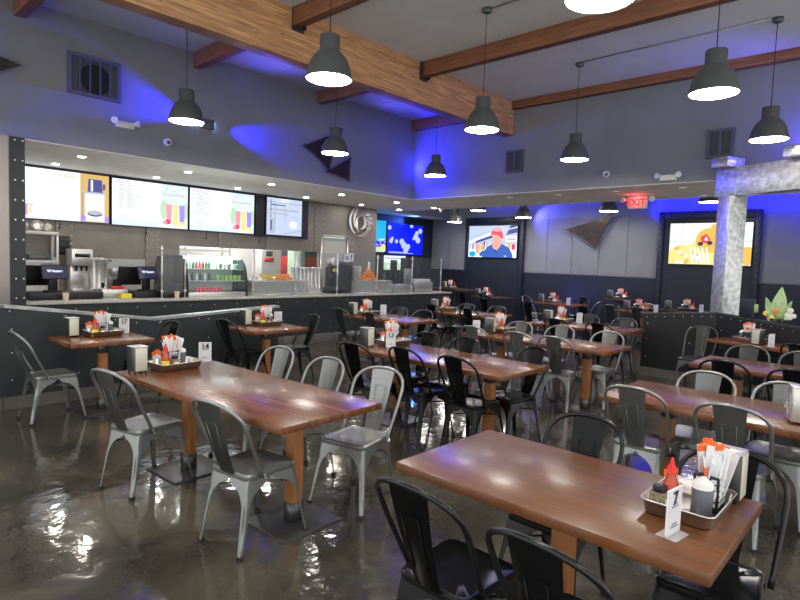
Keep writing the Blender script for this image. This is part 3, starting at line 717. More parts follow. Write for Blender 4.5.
def mk_card(num):
    t = P_('table_number_card', 'table card')
    bm = NB(); box(bm, -.050, .050, -.0022, .0022, .008, .163); obj('card', bm, M_paper, t, smooth=False)
    bm = NB(); box(bm, -.047, .047, -.035, .035, 0, .003); box(bm, -.047, .047, -.0045, -.0025, .003, .162); box(bm, -.047, .047, .0025, .0045, .003, .162); obj('acrylic_stand', bm, M_acrylic, t, smooth=False)
    for s in (1, -1):
        Mx = frameM((0, -.0050*s, .128), (s, 0, 0), (0, 0, 1))
        if num: text('number', num, .064, M_ink, t, Mx, bold=.0018)
    bm = NB()
    for s in (-1, 1):
        for k, wd in enumerate((.026, .018, .024, .016)): box(bm, -wd, wd, s*.0048-.0003, s*.0048+.0003, .030+(k if k < 2 else k+5)*.010, .033+(k if k < 2 else k+5)*.010)
    obj('printed_lines', bm, M_ink, t, smooth=False)
    return t
kinds = dict(tray=mk_tray, napkin=mk_napkin, sauce=mk_sauce, jar=mk_jar, squeeze=mk_squeeze, packets=mk_packets, sticks=mk_sticks, dish=mk_dish)
PR = {}
DESC = dict(tray='steel tray of condiments', napkin='upright napkin dispenser', sauce='red hot sauce bottle', jar='square spice jar with black lid', squeeze='dark squeeze bottle with white cap',
            packets='bundle of white and orange paper packets', sticks='small cup of orange-ended packets', dish='small white dish with a spoon')
GR = dict(tray='condiment trays', napkin='napkin dispensers', sauce='hot sauce bottles', jar='spice jars', squeeze='squeeze bottles', packets='bundles of paper packets', sticks='cups of small packets', dish='sauce dishes')
def put(kind, x, y, z, a, where):
    first = kind not in PR
    if first: PR[kind] = kinds[kind]()
    return place(PR[kind], first, (x, y, z), rad(a), DESC[kind]+' '+where, GR[kind])
def card(num, x, y, z, a, where):
    o = mk_card(num); o.location = (x, y, z); o.rotation_euler = (0, 0, rad(a))
    l = 'white table card %s%s' % (('reading %s ' % num) if num else '', where); o['label'] = l; o['group'] = 'table number cards'; return o
def cset(tx, ty, a, where, items, z=.752, nap=None, lay=None):
    """tray at tx,ty turned by a; items in tray-local positions"""
    put('tray', tx, ty, z+.0005, a, where)
    lay = lay or dict(sauce=(-.105, -.045), jar=(-.035, -.055), dish=(.095, -.045), squeeze=(.075, .045), packets=(-.005, .045), sticks=(-.115, .045))
    ca, sa = math.cos(rad(a)), math.sin(rad(a))
    for k in items:
        lx, ly = lay[k]; put(k, tx+lx*ca-ly*sa, ty+lx*sa+ly*ca, z+.0045, a, where)
    if nap: put('napkin', nap[0], nap[1], z+.0005, nap[2], where)
ALL = ('sauce', 'jar', 'dish', 'squeeze', 'packets', 'sticks'); SOME = ('sauce', 'jar', 'squeeze', 'packets', 'sticks')
cset(2.05, 4.27, 4, 'on the left foreground table', ALL, nap=(1.76, 4.27, 5)); card('14', 2.36, 4.38, .7525, -28, 'on the left foreground table')
cset(2.30, .60, 0, 'on the right foreground table', ('sauce', 'jar', 'squeeze', 'packets', 'sticks'), nap=(2.535, .53, 0),
     lay=dict(sauce=(-.080, .045), jar=(-.125, .070), squeeze=(-.05, -.055), packets=(.085, -.045), sticks=(.0, .065)))
card('7', 2.03, .575, .7525, -8, 'standing alone at the front corner of its table')
cset(2.27, 6.36, 3, 'on the table left at the low wall', ALL, nap=(1.98, 6.42, 5)); card('17', 2.50, 6.42, .7525, -25, 'by the low wall')
cset(4.27, 6.30, 3, 'on the small table ending the low wall', ALL, nap=(4.02, 6.42, 5)); card('', 4.47, 6.35, .7525, -30, 'on the small table ending the low wall')
cset(4.42, 4.16, 3, 'on the middle long table', ALL, nap=(4.08, 4.22, 5)); card('13', 4.24, 4.03, .7525, -35, 'in the middle of the room')
cset(6.52, 6.72, 3, 'on the table before the serving counter', SOME, nap=(6.24, 6.80, 5)); card('', 6.76, 6.62, .7525, -30, 'on the table before the serving counter')
cset(8.50, 6.62, 10, 'on the table at the counter end', SOME, nap=(8.40, 6.86, 15)); 
cset(6.55, 4.16, 5, 'on the second long table', SOME, nap=(6.26, 4.16, 20)); card('', 6.12, 4.28, .7525, -35, 'left of the dispenser on the second long table')
cset(8.62, 4.32, 5, 'on the table left of the dark partition', SOME, nap=(8.30, 4.42, 5)); card('', 8.75, 4.1, .7525, -35, 'on the table left of the dark partition')
cset(4.49, .50, 4, 'on the long table at the right edge', ('sauce', 'dish', 'jar', 'squeeze'), lay=dict(sauce=(-.11, .0), dish=(-.12, .065), jar=(.03, .05), squeeze=(-.03, -.05)))
PR['bignap'] = mk_napkin(True); PR['bignap'].location = (4.17, .50, .7525); PR['bignap'].rotation_euler = (0, 0, rad(20))
PR['bignap']['label'] = 'large stainless napkin dispenser with a hexagon mark at the right edge'; PR['bignap'].scale = (1.15, 1.15, 1.15)
bm = NB(); hx = disc(0, 0, .036, .06, 6, PI/6); 
for s in (-1, 1): tube(bm, [(x, s*.061, .10+y) for x, y in hx], .0015, 4, closed=True)
for s in (-1, 1): tube(bm, [(s*.053, x, .10+y) for x, y in hx], .0015, 4, closed=True)
obj('hexagon_mark', bm, M_white, PR['bignap'])
cset(8.62, 1.66, 70, 'on the angled table along the partition', SOME, nap=(8.36, 1.52, 70)); card('', 8.27, 1.36, .7525, -30, 'on the angled table along the partition')
cset(12.95, 6.78, 70, 'on the far table under the triangle art', SOME, nap=(12.85, 7.06, 10)); card('', 12.75, 6.28, .7525, -35, 'on the far table under the triangle art')
cset(12.75, 4.60, 70, 'on the far table by the partition end', SOME, nap=(12.75, 4.88, 10)); card('', 12.6, 4.20, .7525, -35, 'on the far table by the partition end')
cset(13.35, 9.05, 80, 'on the far table under the sports screen', SOME, nap=(13.3, 9.30, 10))
cset(13.65, 5.38, 80, 'on the narrow table under the exit sign', SOME, z=.93, nap=(13.6, 5.62, 10))
cset(13.2, 3.75, 80, 'on the far table behind the partition', SOME, z=.80, nap=(13.1, 4.12, 10)); card('', 13.1, 3.45, .8005, -35, 'on the far table behind the partition')
cset(13.2, 10.2, 80, 'on the dark table beyond the counter', ('packets', 'sauce'), z=.90, nap=(13.2, 10.45, 10))

# ================================================================== SCREENS
E_white = em('white', (.86, .93, 1), 1.15); E_pale = em('pale_blue', (.70, .84, .98), 1.05); E_frame = M_blackp
E_grayt = em('grey_text', (.50, .55, .64), .9); E_pink = em('pink', (.95, .35, .45), 1.); E_yel = em('yellow', (.95, .80, .25), 1.); E_pur = em('purple', (.42, .28, .85), 1.)
E_gr = em('green', (.60, .85, .58), .9); E_red = em('red', (.9, .05, .08), 1.); E_gold = em('gold', (.80, .52, .18), .9); E_navy = em('navy', (.08, .10, .35), .8); E_dk = em('dark', (.04, .06, .12), .6)
E_mag = em('magenta', (.85, .2, .75), 1.); E_or = em('orange', (.95, .48, .08), 1.1); E_flesh = em('skin', (.85, .42, .35), 1.); E_shirt = em('shirt_blue', (.05, .14, .55), 1.)
E_sky = em('sky', (.55, .65, .85), 1.); E_blue = em('deep_blue', (.0, .01, .95), 1.); E_cy = em('cyan', (.0, .45, .80), 1.); E_mist = em('mist', (.50, .58, 1.), 1.)
EM = [E_white, E_pale, E_grayt, E_pink, E_yel, E_pur, E_gr, E_red, E_gold, E_navy, E_dk, E_mag, E_or, E_flesh, E_shirt, E_sky, E_blue, E_cy, E_mist]
W, PALE, GT, PK, YL, PU, GN, RD, GD, NV, DK, MG, OR, SK, SH, SY, BL, CY, MI = range(19)
def screen(name, label, origin, u, w_, h_, shapes, depth=.05, cat='screen', grp=None, bez=.012, tilt=0):
    """origin = lower-left corner of the picture seen from the front; u = picture's right"""
    U = Vector(u).normalized(); V = Vector((0, 0, 1)); N_ = U.cross(V)
    t = thing(name, label, cat, origin, 0, grp)
    M = frameM((0, 0, 0), U, V)
    if tilt: M = M @ Matrix.Rotation(rad(tilt), 4, 'X')
    b = NB(); box(b, -bez, w_+bez, -bez, h_+bez, -depth, -.001, 0, .004, M); obj('frame', b, E_frame, t)
    b = NB()
    for i, (pts, mi) in enumerate(shapes): flat(b, [(min(max(x, 0), 1)*w_, min(max(y, 0), 1)*h_) for x, y in pts], .0004+i*.00025, mi, M)
    obj('picture', b, EM, t, smooth=False)
    return t, M
def lines(x0, x1, y0, y1, n, mi, seed=1, h=.012):
    r = random.Random(seed); out = []
    for k in range(n):
        y = y1-(y1-y0)*k/n; out.append((rect(x0, x0+(x1-x0)*r.uniform(.45, 1), y-h, y), mi))
    return out
def smoothie(x0):
    s = [(rect(x0, 1, 0, 1), PALE), (disc(x0+.04, .42, .05, .22), GN), (disc(.97, .42, .04, .2), GN), (disc((x0+1)/2, .06, .17, .055), W)]
    q = (1-x0)
    for i, c in enumerate((PK, YL, PU)):
        cx = x0+q*(.30+.24*i); s.append(([(cx-.032, .16), (cx+.032, .16), (cx+.04, .55), (cx-.04, .55)], c))
    s += [(disc(x0+q*.25, .14, .045, .06), RD), (disc(x0+q*.16, .12, .03, .05), PK), (disc(x0+q*.55, .12, .05, .05), YL), (disc(x0+q*.8, .12, .05, .045), YL)]
    r = random.Random(4)
    for k in range(9): s.append((disc(x0+q*r.uniform(.05, .98), r.uniform(.86, .98), .007, .014, 6), r.choice([RD, GN, NV])))
    return s
KY = 11.12
# 1: coffee menu
sh = [(rect(0, 1, 0, 1), W)]+lines(.02, .12, .40, .95, 12, GT, 2, .010)+lines(.02, .2, .30, .38, 2, PU, 3)+lines(.36, .62, .06, .82, 18, PALE, 5, .014)+lines(.30, .5, .60, .86, 6, PALE, 6, .014)
sh += [(rect(.035, .085, .08, .26), PALE), (rect(.09, .14, .06, .27), MG), (rect(.15, .185, .09, .25), YL), (rect(.02, .2, .26, .28), PU)]
sh += [(rect(.68, 1, 0, 1), GD), ([(.73, .02), (.95, .02), (.95, .60), (.73, .60)], PALE), (rect(.75, .93, .08, .56), W), (disc(.84, .18, .085, .06), DK), (disc(.84, .20, .08, .05), GT),
       ([(.76, .63), (.93, .63), (.92, .90), (.77, .90)], NV), (rect(.795, .82, .65, .88), W), (rect(.93, .96, .70, .82), NV), (rect(.72, .97, .60, .635), GT), (disc(.71, .07, .03, .07), PU), (disc(.98, .07, .03, .07), PU), (rect(.70, .705, .1, .6), NV)]
t, Mx = screen('menu_screen', 'leftmost menu screen showing a coffee filter picture', (2.55, KY, 2.15), (1, 0, 0), 1.50, .85, sh, grp='kitchen menu screens')
text('heading', 'CÀ PHÊ', .10, E_gold, t, Mx @ Matrix.Translation((.76, .765, .006)))
# 2, 3: smoothie menus
for i, (x, nm) in enumerate(((4.11, 'second menu screen from the left with three smoothie glasses at its right'), (5.62, 'third menu screen from the left with smoothies, beside the black gap'))):
    sh = [(rect(0, 1, 0, 1), W), (rect(0, .62, 0, .12), PALE)]+lines(.08, .36, .36, .93, 13, GT, 8+i, .016)+lines(.03, .06, .36, .93, 13, NV, 9+i, .010)+[(rect(.03, .30, .95, .965), MG), (disc(.15, .12, .05, .16), PALE)]+smoothie(.62)
    t, Mx = screen('menu_screen', nm, (x, KY, 2.14), (1, 0, 0), 1.46 if i == 0 else 1.50, .85, sh, grp='kitchen menu screens')
    text('heading', 'Smoothies', .115, E_gold, t, Mx @ Matrix.Translation((1.19, .66, .012)))
# 4: separate tilted screen with greyish reflections
sh = [(rect(0, 1, 0, 1), SY), (rect(0, 1, .86, .90), GT), (rect(.05, .9, .66, .72), GT), (rect(.10, .12, .1, .95), NV), (rect(.2, .24, .1, .95), GT), (rect(.50, .53, .4, 1), GT), (rect(.1, .5, .80, .83), NV), (rect(0, .6, .56, .60), GT), (rect(.08, .22, .05, .45), GT), (rect(.1, .14, .12, .4), NV),
      ([(.5, .03), (1, .14), (1, .18), (.5, .06)], GT), (rect(.7, .95, .5, .52), GT), (disc(.75, .3, .12, .1), W)]
screen('menu_screen', 'rightmost kitchen screen showing a greyish picture, wide black border', (7.42, KY-.06, 2.15), (1, 0, 0), .98, .84, sh, grp='kitchen menu screens', bez=.03)
bm = NB(); box(bm, 0, .22, 0, .06, 0, .90); tag(obj('black_panel', bm, M_blackp, None, loc=(7.15, 11.08, 2.10), smooth=False), 'black vertical panel between the third and fourth kitchen screens', 'panel')
bm = NB(); box(bm, 0, .17, 0, .06, 0, .90); tag(obj('black_panel', bm, M_blackp, None, loc=(8.44, 11.08, 2.10), smooth=False), 'black vertical panel at the right side of the last kitchen screen', 'panel')
bm = NB(); box(bm, 2.15, 7.15, 11.07, 11.2, 3.015, 3.045); struct('trim_6', bm, M_dark, smooth=False)
# hanging cables under the screens
for i, (x, z, l) in enumerate(((3.25, 2.02, 'short black cable under the first menu screen'), (4.75, 2.02, 'short black cable under the middle of the second menu screen'), (6.0, 1.98, 'black cable under the third menu screen'), (7.3, 1.96, 'looped cable with white plug under the black gap'))):
    bm = NB(); tube(bm, [(0, 0, .13), (.01, 0, .06), (.0, 0, 0)], .006, 6); ball(bm, (0, 0, 0), .018); tag(obj('cable', bm, M_cord, None, loc=(x, 11.14, z)), l, 'cable', 'cables under the screens')
# aquarium screens on the recess wall
r = random.Random(2)
sh = [(rect(0, 1, 0, 1), BL)]
for cx, cy, s in ((.10, .42, .05), (.13, .50, .04), (.25, .42, .045), (.40, .42, .07), (.46, .30, .08), (.52, .18, .08), (.58, .27, .06), (.50, .10, .05), (.80, .62, .07), (.86, .50, .07), (.82, .74, .05), (.74, .55, .04), (.05, .85, .05), (.92, .82, .06), (.66, .97, .05)): sh.append((disc(cx, cy, s, s*1.5, 9, cx*9), MI))
sh += lines(.05, .95, .02, .08, 2, MI, 3, .02)
screen('aquarium_screen', 'bright blue screen with pale jellyfish shapes beyond the kitchen corner', (12.30, 11.98, 1.86), (1, 0, 0), 1.62, .93, sh)
sh = [(rect(0, 1, 0, 1), CY), (rect(0, 1, 0, .35), BL)]
for k in range(26): sh.append((disc(r.uniform(.4, .98), r.uniform(.05, .45), .02, .025, 7), r.choice([OR, YL, W, MG])))
sh += [(disc(.8, .06, .2, .1), GN), (disc(.92, .14, .08, .1), YL)]
screen('aquarium_screen', 'cyan reef screen half hidden behind the kitchen wall corner', (10.95, 11.98, 1.90), (1, 0, 0), 1.28, .93, sh)
# far wall screens. u = -Y when facing -X
sh = [(rect(0, 1, 0, 1), SY), ([(0, .5), (.5, .80), (.5, .74), (0, .42)], W), ([(.15, .52), (.5, .70), (.5, .62), (.15, .44)], NV), (rect(0, 1, 0, .40), W), ([(.0, .62), (.45, .85), (.45, .83), (0, .6)], GT)]
for k in range(7): sh.append((rect(.02+.06*k, .05+.06*k, .25, .40+.02*k), (GT, NV, PK, OR)[k % 4]))
sh += [([(.78, .70), (1, .78), (1, 1), (.86, 1)], NV), ([(.80, .88), (1, .96), (1, .93), (.80, .86)], W), (rect(.78, 1, .50, .66), W), (rect(.80, .97, .55, .60), PK), (rect(.82, .88, .2, .45), OR), (rect(.9, .97, .25, .42), RD), (rect(.68, .78, .45, .8), SY),
       ([(.30, 0), (.33, .18), (.42, .36), (.52, .42), (.72, .42), (.84, .32), (.92, .12), (.93, 0)], SH), ([(.50, .42), (.52, .30), (.60, .22), (.68, .36), (.70, .50), (.52, .50)], SK), ([(.54, .22), (.60, .12), (.62, .14), (.58, .24)], NV),
       (disc(.595, .60, .10, .17), SK), ([(.48, .60), (.465, .54), (.49, .50)], SK), ([(.48, .66), (.47, .76), (.50, .86), (.58, .90), (.66, .88), (.71, .78), (.72, .66), (.74, .58), (.68, .62), (.62, .70), (.50, .72)], RD), (disc(.60, .88, .10, .07), PK),
       ([(.16, .12), (.24, .12), (.25, .40), (.20, .44), (.15, .38)], SK), (rect(.27, .33, .18, .40), OR), (rect(.18, .30, .28, .31), PK), (disc(.09, .10, .07, .09), CY), ([(.25, .02), (.36, .06), (.34, .22), (.24, .14)], SH), (rect(.76, .80, .03, .06), W)]
screen('sports_screen', 'television showing a person in a blue shirt and red cap', (14.34, 10.45, 1.86), (0, -1, 0), 1.70, .94, sh, grp=None)
sh = [(rect(0, 1, 0, 1), W), (rect(0, 1, .55, .57), SY), (rect(.15, .16, .5, 1), SY), (rect(.02, .45, .75, .76), SY)]
r = random.Random(8)
sh += [([(0, 0), (0, .32), (.12, .48), (.24, .46), (.34, .55), (.40, .82), (.48, .88), (.58, .90), (.66, .70), (.68, .35), (.60, .12), (.55, 0)], YL), (disc(.50, .58, .17, .30, 24), OR), (disc(.56, .90, .05, .07), OR), (disc(.96, .22, .10, .22), OR)]
for k in range(16): sh.append((disc(r.uniform(.02, .40), r.uniform(.04, .40), .03, .04, 7), r.choice([OR, W, GD])))
for k in range(5): sh.append((([(.30+.05*k, .02), (.33+.05*k, .02), (.28+.05*k, .42), (.26+.05*k, .40)]), W))
sh += [([(.39, .66), (.46, .74), (.52, .60), (.49, .52), (.41, .52)], RD), ([(.44, .58), (.46, .68), (.49, .58)], W), (disc(.395, .50, .035, .05), DK), (disc(.51, .52, .035, .05), DK)]
screen('food_screen', 'television showing golden orange food, partly behind the metal clad column', (14.34, 4.57, 1.82), (0, -1, 0), 1.71, .95, sh)
# dark surrounds behind both TVs
def surround(y0, y1, label):
    t = thing('screen_surround', label, 'panel', (14.40, (y0+y1)/2, 0), 0, 'dark riveted surrounds behind the far screens'); h = (y1-y0)/2
    bm = NB(); box(bm, 0, .04, -h, h, .0, 3.02); obj('back_panel', bm, M_navy, t, smooth=False)
    bm = NB(); box(bm, -.05, .0, -h, -h+.12, 0, 3.05, 0, .004); box(bm, -.05, .0, h-.12, h, 0, 3.05, 0, .004); box(bm, -.05, 0, -h+.12, h-.12, 2.88, 3.05, 0, .004); obj('frame_channel', bm, M_navy, t)
    bm = NB(); rivets(bm, [(-.05, s*(h-.06), .2+k*.14) for s in (-1, 1) for k in range(20)]+[(-.05, -h+.1+k*.14, 2.96) for k in range(int((y1-y0)/.14))]+[(0, h-.32, .2+k*.12) for k in range(13)], .006, (-1, 0, 0)); obj('rivets', bm, M_cap, t)
surround(8.55, 10.6, 'dark riveted surround behind the screen with the person'); surround(2.70, 4.85, 'dark riveted surround behind the food screen')

# triangular wall art
def sail(name, label, pts, M, depth=.10):
    """concave-edged pointed metal sheet built on plane M"""
    n = len(pts); out = []
    for i in range(n):
        a, b = Vector(pts[i]), Vector(pts[(i+1) % n]); mid = sum((Vector(p) for p in pts), Vector((0, 0)))/n
        for k in range(6):
            q = k/6; p = a.lerp(b, q); p += (mid-p)*.16*math.sin(PI*q) if True else 0; out.append((p.x, p.y))
    bm = NB(); prism(bm, out, -.006, .006, 0, M)
    c = sum((Vector(p) for p in pts), Vector((0, 0)))/n
    tube(bm, [M @ Vector((c.x, c.y, -.006)), M @ Vector((c.x, c.y, -depth))], .02, 8)
    return tag(obj(name, bm, M_black_art, None, smooth=False), label, 'wall art')
sail('wall_art', 'large three-pointed dark sheet sculpture on the far wall', [(-.0, 0), (1.37, .44), (.90, -.51)], frameM((14.30, 7.27, 2.66), (0, -1, 0), (0, 0, 1)), .15)
t = thing('wall_art', 'dark bronze paired triangles on the kitchen side upper wall', 'wall art', (6.5, 8.56, 3.7))
Mk = frameM((0, 0, 0), (1, 0, 0), (0, 0, 1))
def tri(name, pts, z):
    bm = NB(); out = []
    for i in range(len(pts)):
        a, b = Vector(pts[i]), Vector(pts[(i+1) % len(pts)]); mid = sum((Vector(p) for p in pts), Vector((0, 0)))/len(pts)
        for k in range(5): q = k/5; p = a.lerp(b, q); p += (mid-p)*.14*math.sin(PI*q); out.append((p.x, p.y))
    prism(bm, out, z-.005, z+.005, 0, Mk); obj(name, bm, M_black_art, t, smooth=False)
tri('upper_triangle', [(0, 0), (.95, .50), (.62, -.36)], 0.0); tri('lower_triangle', [(.52, -.40), (1.16, -.02), (1.14, -.52)], .03)
sail('wall_art', 'dark pointed sheet sculpture tip at the left edge of the upper wall', [(-1.1, .35), (0.0, 0), (-.9, -.65)], frameM((2.08, 8.56, 3.94), (1, 0, 0), (0, 0, 1)), .08)
# swirl emblem on the kitchen wall
t = thing('swirl_emblem', 'polished metal swirl emblem shaped like a six near the kitchen corner', 'emblem', (10.36, 11.12, 2.63))
def swoosh(name, pts, ws, mt, y=0):
    bm = NB(); pts = [Vector(p) for p in pts]; n = len(pts); L = []; R = []
    # smooth by Catmull-Rom
    P, WW = [], []
    for i in range(n-1):
        p0, p1, p2, p3 = pts[max(i-1, 0)], pts[i], pts[i+1], pts[min(i+2, n-1)]
        for k in range(5):
            q = k/5; P.append(.5*((2*p1)+(-p0+p2)*q+(2*p0-5*p1+4*p2-p3)*q*q+(-p0+3*p1-3*p2+p3)*q**3)); WW.append(ws[i]*(1-q)+ws[i+1]*q)
    P.append(pts[-1]); WW.append(ws[-1])
    for i, p in enumerate(P):
        d = (P[min(i+1, len(P)-1)]-P[max(i-1, 0)]).normalized(); nn = Vector((-d.y, d.x)); L.append(p+nn*WW[i]/2); R.append(p-nn*WW[i]/2)
    prism(bm, [(p.x, p.y) for p in L]+[(p.x, p.y) for p in R[::-1]], y-.012, y+.012, 0, Mk); obj(name, bm, mt, t, smooth=False)
M_gold = mat('warm_polished_metal', (.75, .62, .45), .2, metal=1)
swoosh('outer_left_stroke', [(-.12, .40), (-.28, .28), (-.36, .05), (-.30, -.18), (-.16, -.30)], [.01, .06, .07, .06, .01], M_steel_l, 0)
swoosh('inner_left_stroke', [(-.10, .38), (-.20, .20), (-.24, 0), (-.18, -.16)], [.01, .07, .06, .01], M_steel_l, .02)
swoosh('main_stroke', [(-.08, -.24), (-.16, -.08), (-.13, .10), (.02, .19), (.20, .16), (.30, .0), (.26, -.20), (.10, -.33), (-.14, -.36)], [.01, .07, .07, .04, .05, .09, .12, .11, .02], M_gold, .03)
swoosh('inner_curl', [(-.02, -.18), (.08, -.14), (.15, -.02), (.13, .10), (.06, .15)], [.01, .06, .08, .06, .01], M_steel_l, .035)
for k in range(5):
    a = rad(70-28*k); swoosh('feather', [(.12*math.cos(a)+.08, .14*math.sin(a)+.02), (.28*math.cos(a-.2)+.10, .24*math.sin(a-.2)+.02), (.40*math.cos(a-.45)+.08, .30*math.sin(a-.45)+.02)], [.01, .05, .008], M_steel_l, .01)
# wall vents
def vent(label, loc, u, w_, h_, fan):
    t = thing('wall_vent', label, 'vent', loc); M = frameM((0, 0, 0), u, (0, 0, 1))
    md = mat('vent_dark', (.075, .08, .10), .5) if 'vent_dark' not in MATS else MATS['vent_dark']
    bm = NB(); box(bm, 0, w_, 0, h_, .0, .008, 0, 0, M); obj('backing', bm, md, t, smooth=False)
    bm = NB(); b = .045
    for q in ((0, w_, 0, b), (0, w_, h_-b, h_), (0, b, b, h_-b), (w_-b, w_, b, h_-b)): box(bm, *q, .008, .035, 0, 0, M)
    obj('frame', bm, M_wallvent, t, smooth=False)
    if fan:
        bm = NB(); prism(bm, disc(w_*.52, h_*.45, w_*.30, w_*.30, 28), .009, .016, 0, M); obj('fan_opening', bm, M_blackp, t, smooth=False)
        for k in range(4): 
            bm = NB(); x = w_*(.22+.19*k); box(bm, x-.008, x+.008, b, h_-b, .018, .034, 0, 0, M); obj('bar', bm, M_wallvent, t, smooth=False)
    else:
        bm = NB(); box(bm, w_/2-.02, w_/2+.02, b, h_-b, .010, .034, 0, 0, M); obj('bar', bm, M_wallvent, t, smooth=False)
        bm = NB()
        for k in range(9): z = b+(h_-2*b)*(k+.5)/9; box(bm, b, w_-b, z-.006, z+.006, .010, .020, 0, 0, M)
        obj('louvres', bm, md, t, smooth=False)
M_wallvent = mat('vent_frame_paint', (.10, .105, .125), .5)
vent('large square fan vent high on the kitchen side wall', (2.62, 8.645, 3.75), (1, 0, 0), .68, .55, True)
vent('small louvred vent on the far upper wall left of the lamps', (9.645, 6.21, 3.44), (0, -1, 0), .38, .43, False)
vent('small louvred vent on the far upper wall above the pergola', (9.645, 2.63, 3.38), (0, -1, 0), .38, .43, False)
# twin-head emergency lights
def emergency(label, loc, u):
    t = thing('emergency_light', label, 'emergency light', loc); M = frameM((0, 0, 0), u, (0, 0, 1))
    bm = NB(); box(bm, -.13, .13, -.045, .045, 0, .06, 0, .008, M); obj('housing', bm, M_white, t)
    for s in (-1, 1):
        bm = NB(); q = M @ Matrix.Translation((s*.15, .035, .06)) @ Matrix.Rotation(rad(30*s), 4, 'Y'); lathe(bm, [(0, -.03), (.03, -.03), (.048, .03), (.045, .035), (0, .035)], 14, M=q); obj('lamp_head', bm, M_white, t)
emergency('white twin-head emergency light left of the blue wall light', (3.36, 8.645, 3.46), (1, 0, 0))
emergency('white twin-head emergency light on the far upper wall above the exit sign', (9.645, 3.15, 3.13), (0, -1, 0))
# blue uplight fixtures
for x, l in ((4.63, 'small box wall light throwing blue light to both sides'),):
    t = thing('blue_wall_fixture', l, 'wall light', (x, 8.645, 3.72)); bm = NB(); box(bm, -.10, .10, -.09, 0, -.07, .07, bev=.006); obj('housing', bm, M_shade, t)
    bm = NB(); box(bm, .1005, .104, -.08, -.01, -.05, .05); box(bm, -.104, -.1005, -.08, -.01, -.05, .05); obj('lens', bm, mat('blue_lens', (.2, .2, 1), emit=(.3, .5, 1), es=6), t, smooth=False)
# security cameras
def dome(label, loc, n):
    t = thing('security_camera', label, 'camera', loc); M = Vector(n).to_track_quat('Z', 'Y').to_matrix().to_4x4()
    bm = NB(); lathe(bm, [(.06, 0), (.058, .03), (.045, .045), (0, .048)], 18, M=M); obj('base', bm, M_white, t)
    bm = NB(); ball(bm, M @ Vector((0, 0, .06)), .042, seg=14); obj('eyeball', bm, M_white, t); bm = NB(); ball(bm, M @ Vector((0, 0, .06))+Vector((-.012, -.024, -.012)), .026, seg=10); obj('lens', bm, M_blackp, t)
dome('white ball security camera below the blue wall light', (3.99, 8.645, 3.33), (0, -1, 0)); dome('white ball security camera on the far upper wall', (9.645, 4.18, 3.27), (-1, 0, 0)); dome('small security camera hanging under the soffit near the swirl emblem', (11.5, 9.3, 3.039), (0, 0, -1))
t = thing('ceiling_speaker', 'round white speaker in the soffit above the first menu screen', 'speaker', (3.2, 9.05, 3.039)); bm = NB(); lathe(bm, [(0, -.004), (.07, -.004), (.07, -.008), (.095, -.006), (.10, 0), (0, 0)], 24); obj('grille', bm, M_white, t); bm = NB(); lathe(bm, [(0, -.012), (.03, -.010), (.03, -.004), (0, -.004)], 14); obj('tweeter', bm, M_white, t)
# conduit between lamp roses
bm = NB(); tube(bm, [(8.30, 4.10, 4.765), (8.26, 1.62, 4.765)], .010, 6); tag(obj('conduit', bm, M_cap, None), 'thin conduit on the ceiling joining the two far right lamps', 'conduit')
bm = NB(); tube(bm, [(5.93, 4.12, 4.765), (5.93, 2.9, 4.765), (5.93, 1.66, 4.765)], .010, 6); tag(obj('conduit', bm, M_cap, None), 'thin conduit on the ceiling joining the two middle lamps', 'conduit')
# exit sign
t = thing('exit_sign', 'white exit sign with red letters hanging below the soffit edge', 'sign', (10.9, 4.09, 2.79)); Me = frameM((0, 0, 0), (0, -1, 0), (0, 0, 1))
bm = NB(); box(bm, -.175, .175, 0, .225, -.03, .03, 0, .006, Me); obj('sign_box', bm, mat('exit_face', (.75, .70, .68), .5), t)
E_exit = em('exit_red', (1, .02, .03), 1.6); text('letters', 'EXIT', .17, E_exit, t, Me @ Matrix.Translation((-.022, .112, .0305)), bold=.005)
bm = NB(); prism(bm, [(.130, .085), (.160, .112), (.130, .14)], .030, .032, 0, Me); obj('arrow', bm, E_exit, t, smooth=False)
bm = NB(); tube(bm, [(0, 0, .225), (0, 0, .25)], .015, 8); obj('mount', bm, M_white, t)
for s in (-1, 1):
    bm = NB(); q = Me @ Matrix.Translation((s*.26, .17, .03)) @ Matrix.Rotation(rad(35*s), 4, 'Y'); lathe(bm, [(0, -.05), (.03, -.05), (.055, .03), (0, .035)], 14, M=q); tube(bm, [Me @ Vector((s*.17, .17, 0)), Me @ Vector((s*.26, .17, .0))], .012, 6); obj('lamp_head', bm, M_white, t)
for s in (-1, 0, 1): 
    pass
l = bpy.data.lights.new('exit_glow', 'POINT'); l.energy = 1.2; l.color = (1, .05, .05); l.shadow_soft_size = .03; o = bpy.data.objects.new('exit_glow', l); COL.objects.link(o); o.location = (10.8, 4.09, 2.95)

# ================================================================== PERGOLA column on the partition
t = thing('metal_clad_column', 'square column clad in textured galvanised sheet behind the dark partition', 'column', (9.42, 2.17, 0), rad(49))
bm = NB(); box(bm, -.135, .135, -.135, .135, 0, 2.76, bev=.006); obj('column_cladding', bm, M_galv, t)
bm = NB(); box(bm, -.17, .17, -.17, .17, 0, .02); obj('base_plate', bm, M_plate, t)
t = thing('metal_clad_pergola_beam', 'galvanised sheet beam running forward from the top of the column', 'beam', (9.42, 2.17, 2.76), rad(-25))
bm = NB(); box(bm, -.10, .10, -2.6, .22, .003, .41, bev=.006); obj('beam_cladding', bm, M_galv, t)
for i, (yy, lab) in enumerate(((.05, 'short galvanised block lying on the beam above the column'), (-1.0, 'galvanised block crossing the beam near the right edge'))):
    a = rad(-25); bx, by = 9.42-math.sin(a)*yy, 2.17+math.cos(a)*yy
    bm = NB(); box(bm, -.26, .10, -.13, .13, 0, .14, bev=.005); tag(obj('pergola_cross_block', bm, M_galv, None, loc=(bx, by, 3.172), rot=(0, 0, a)), lab, 'beam', 'blocks on the pergola beam')
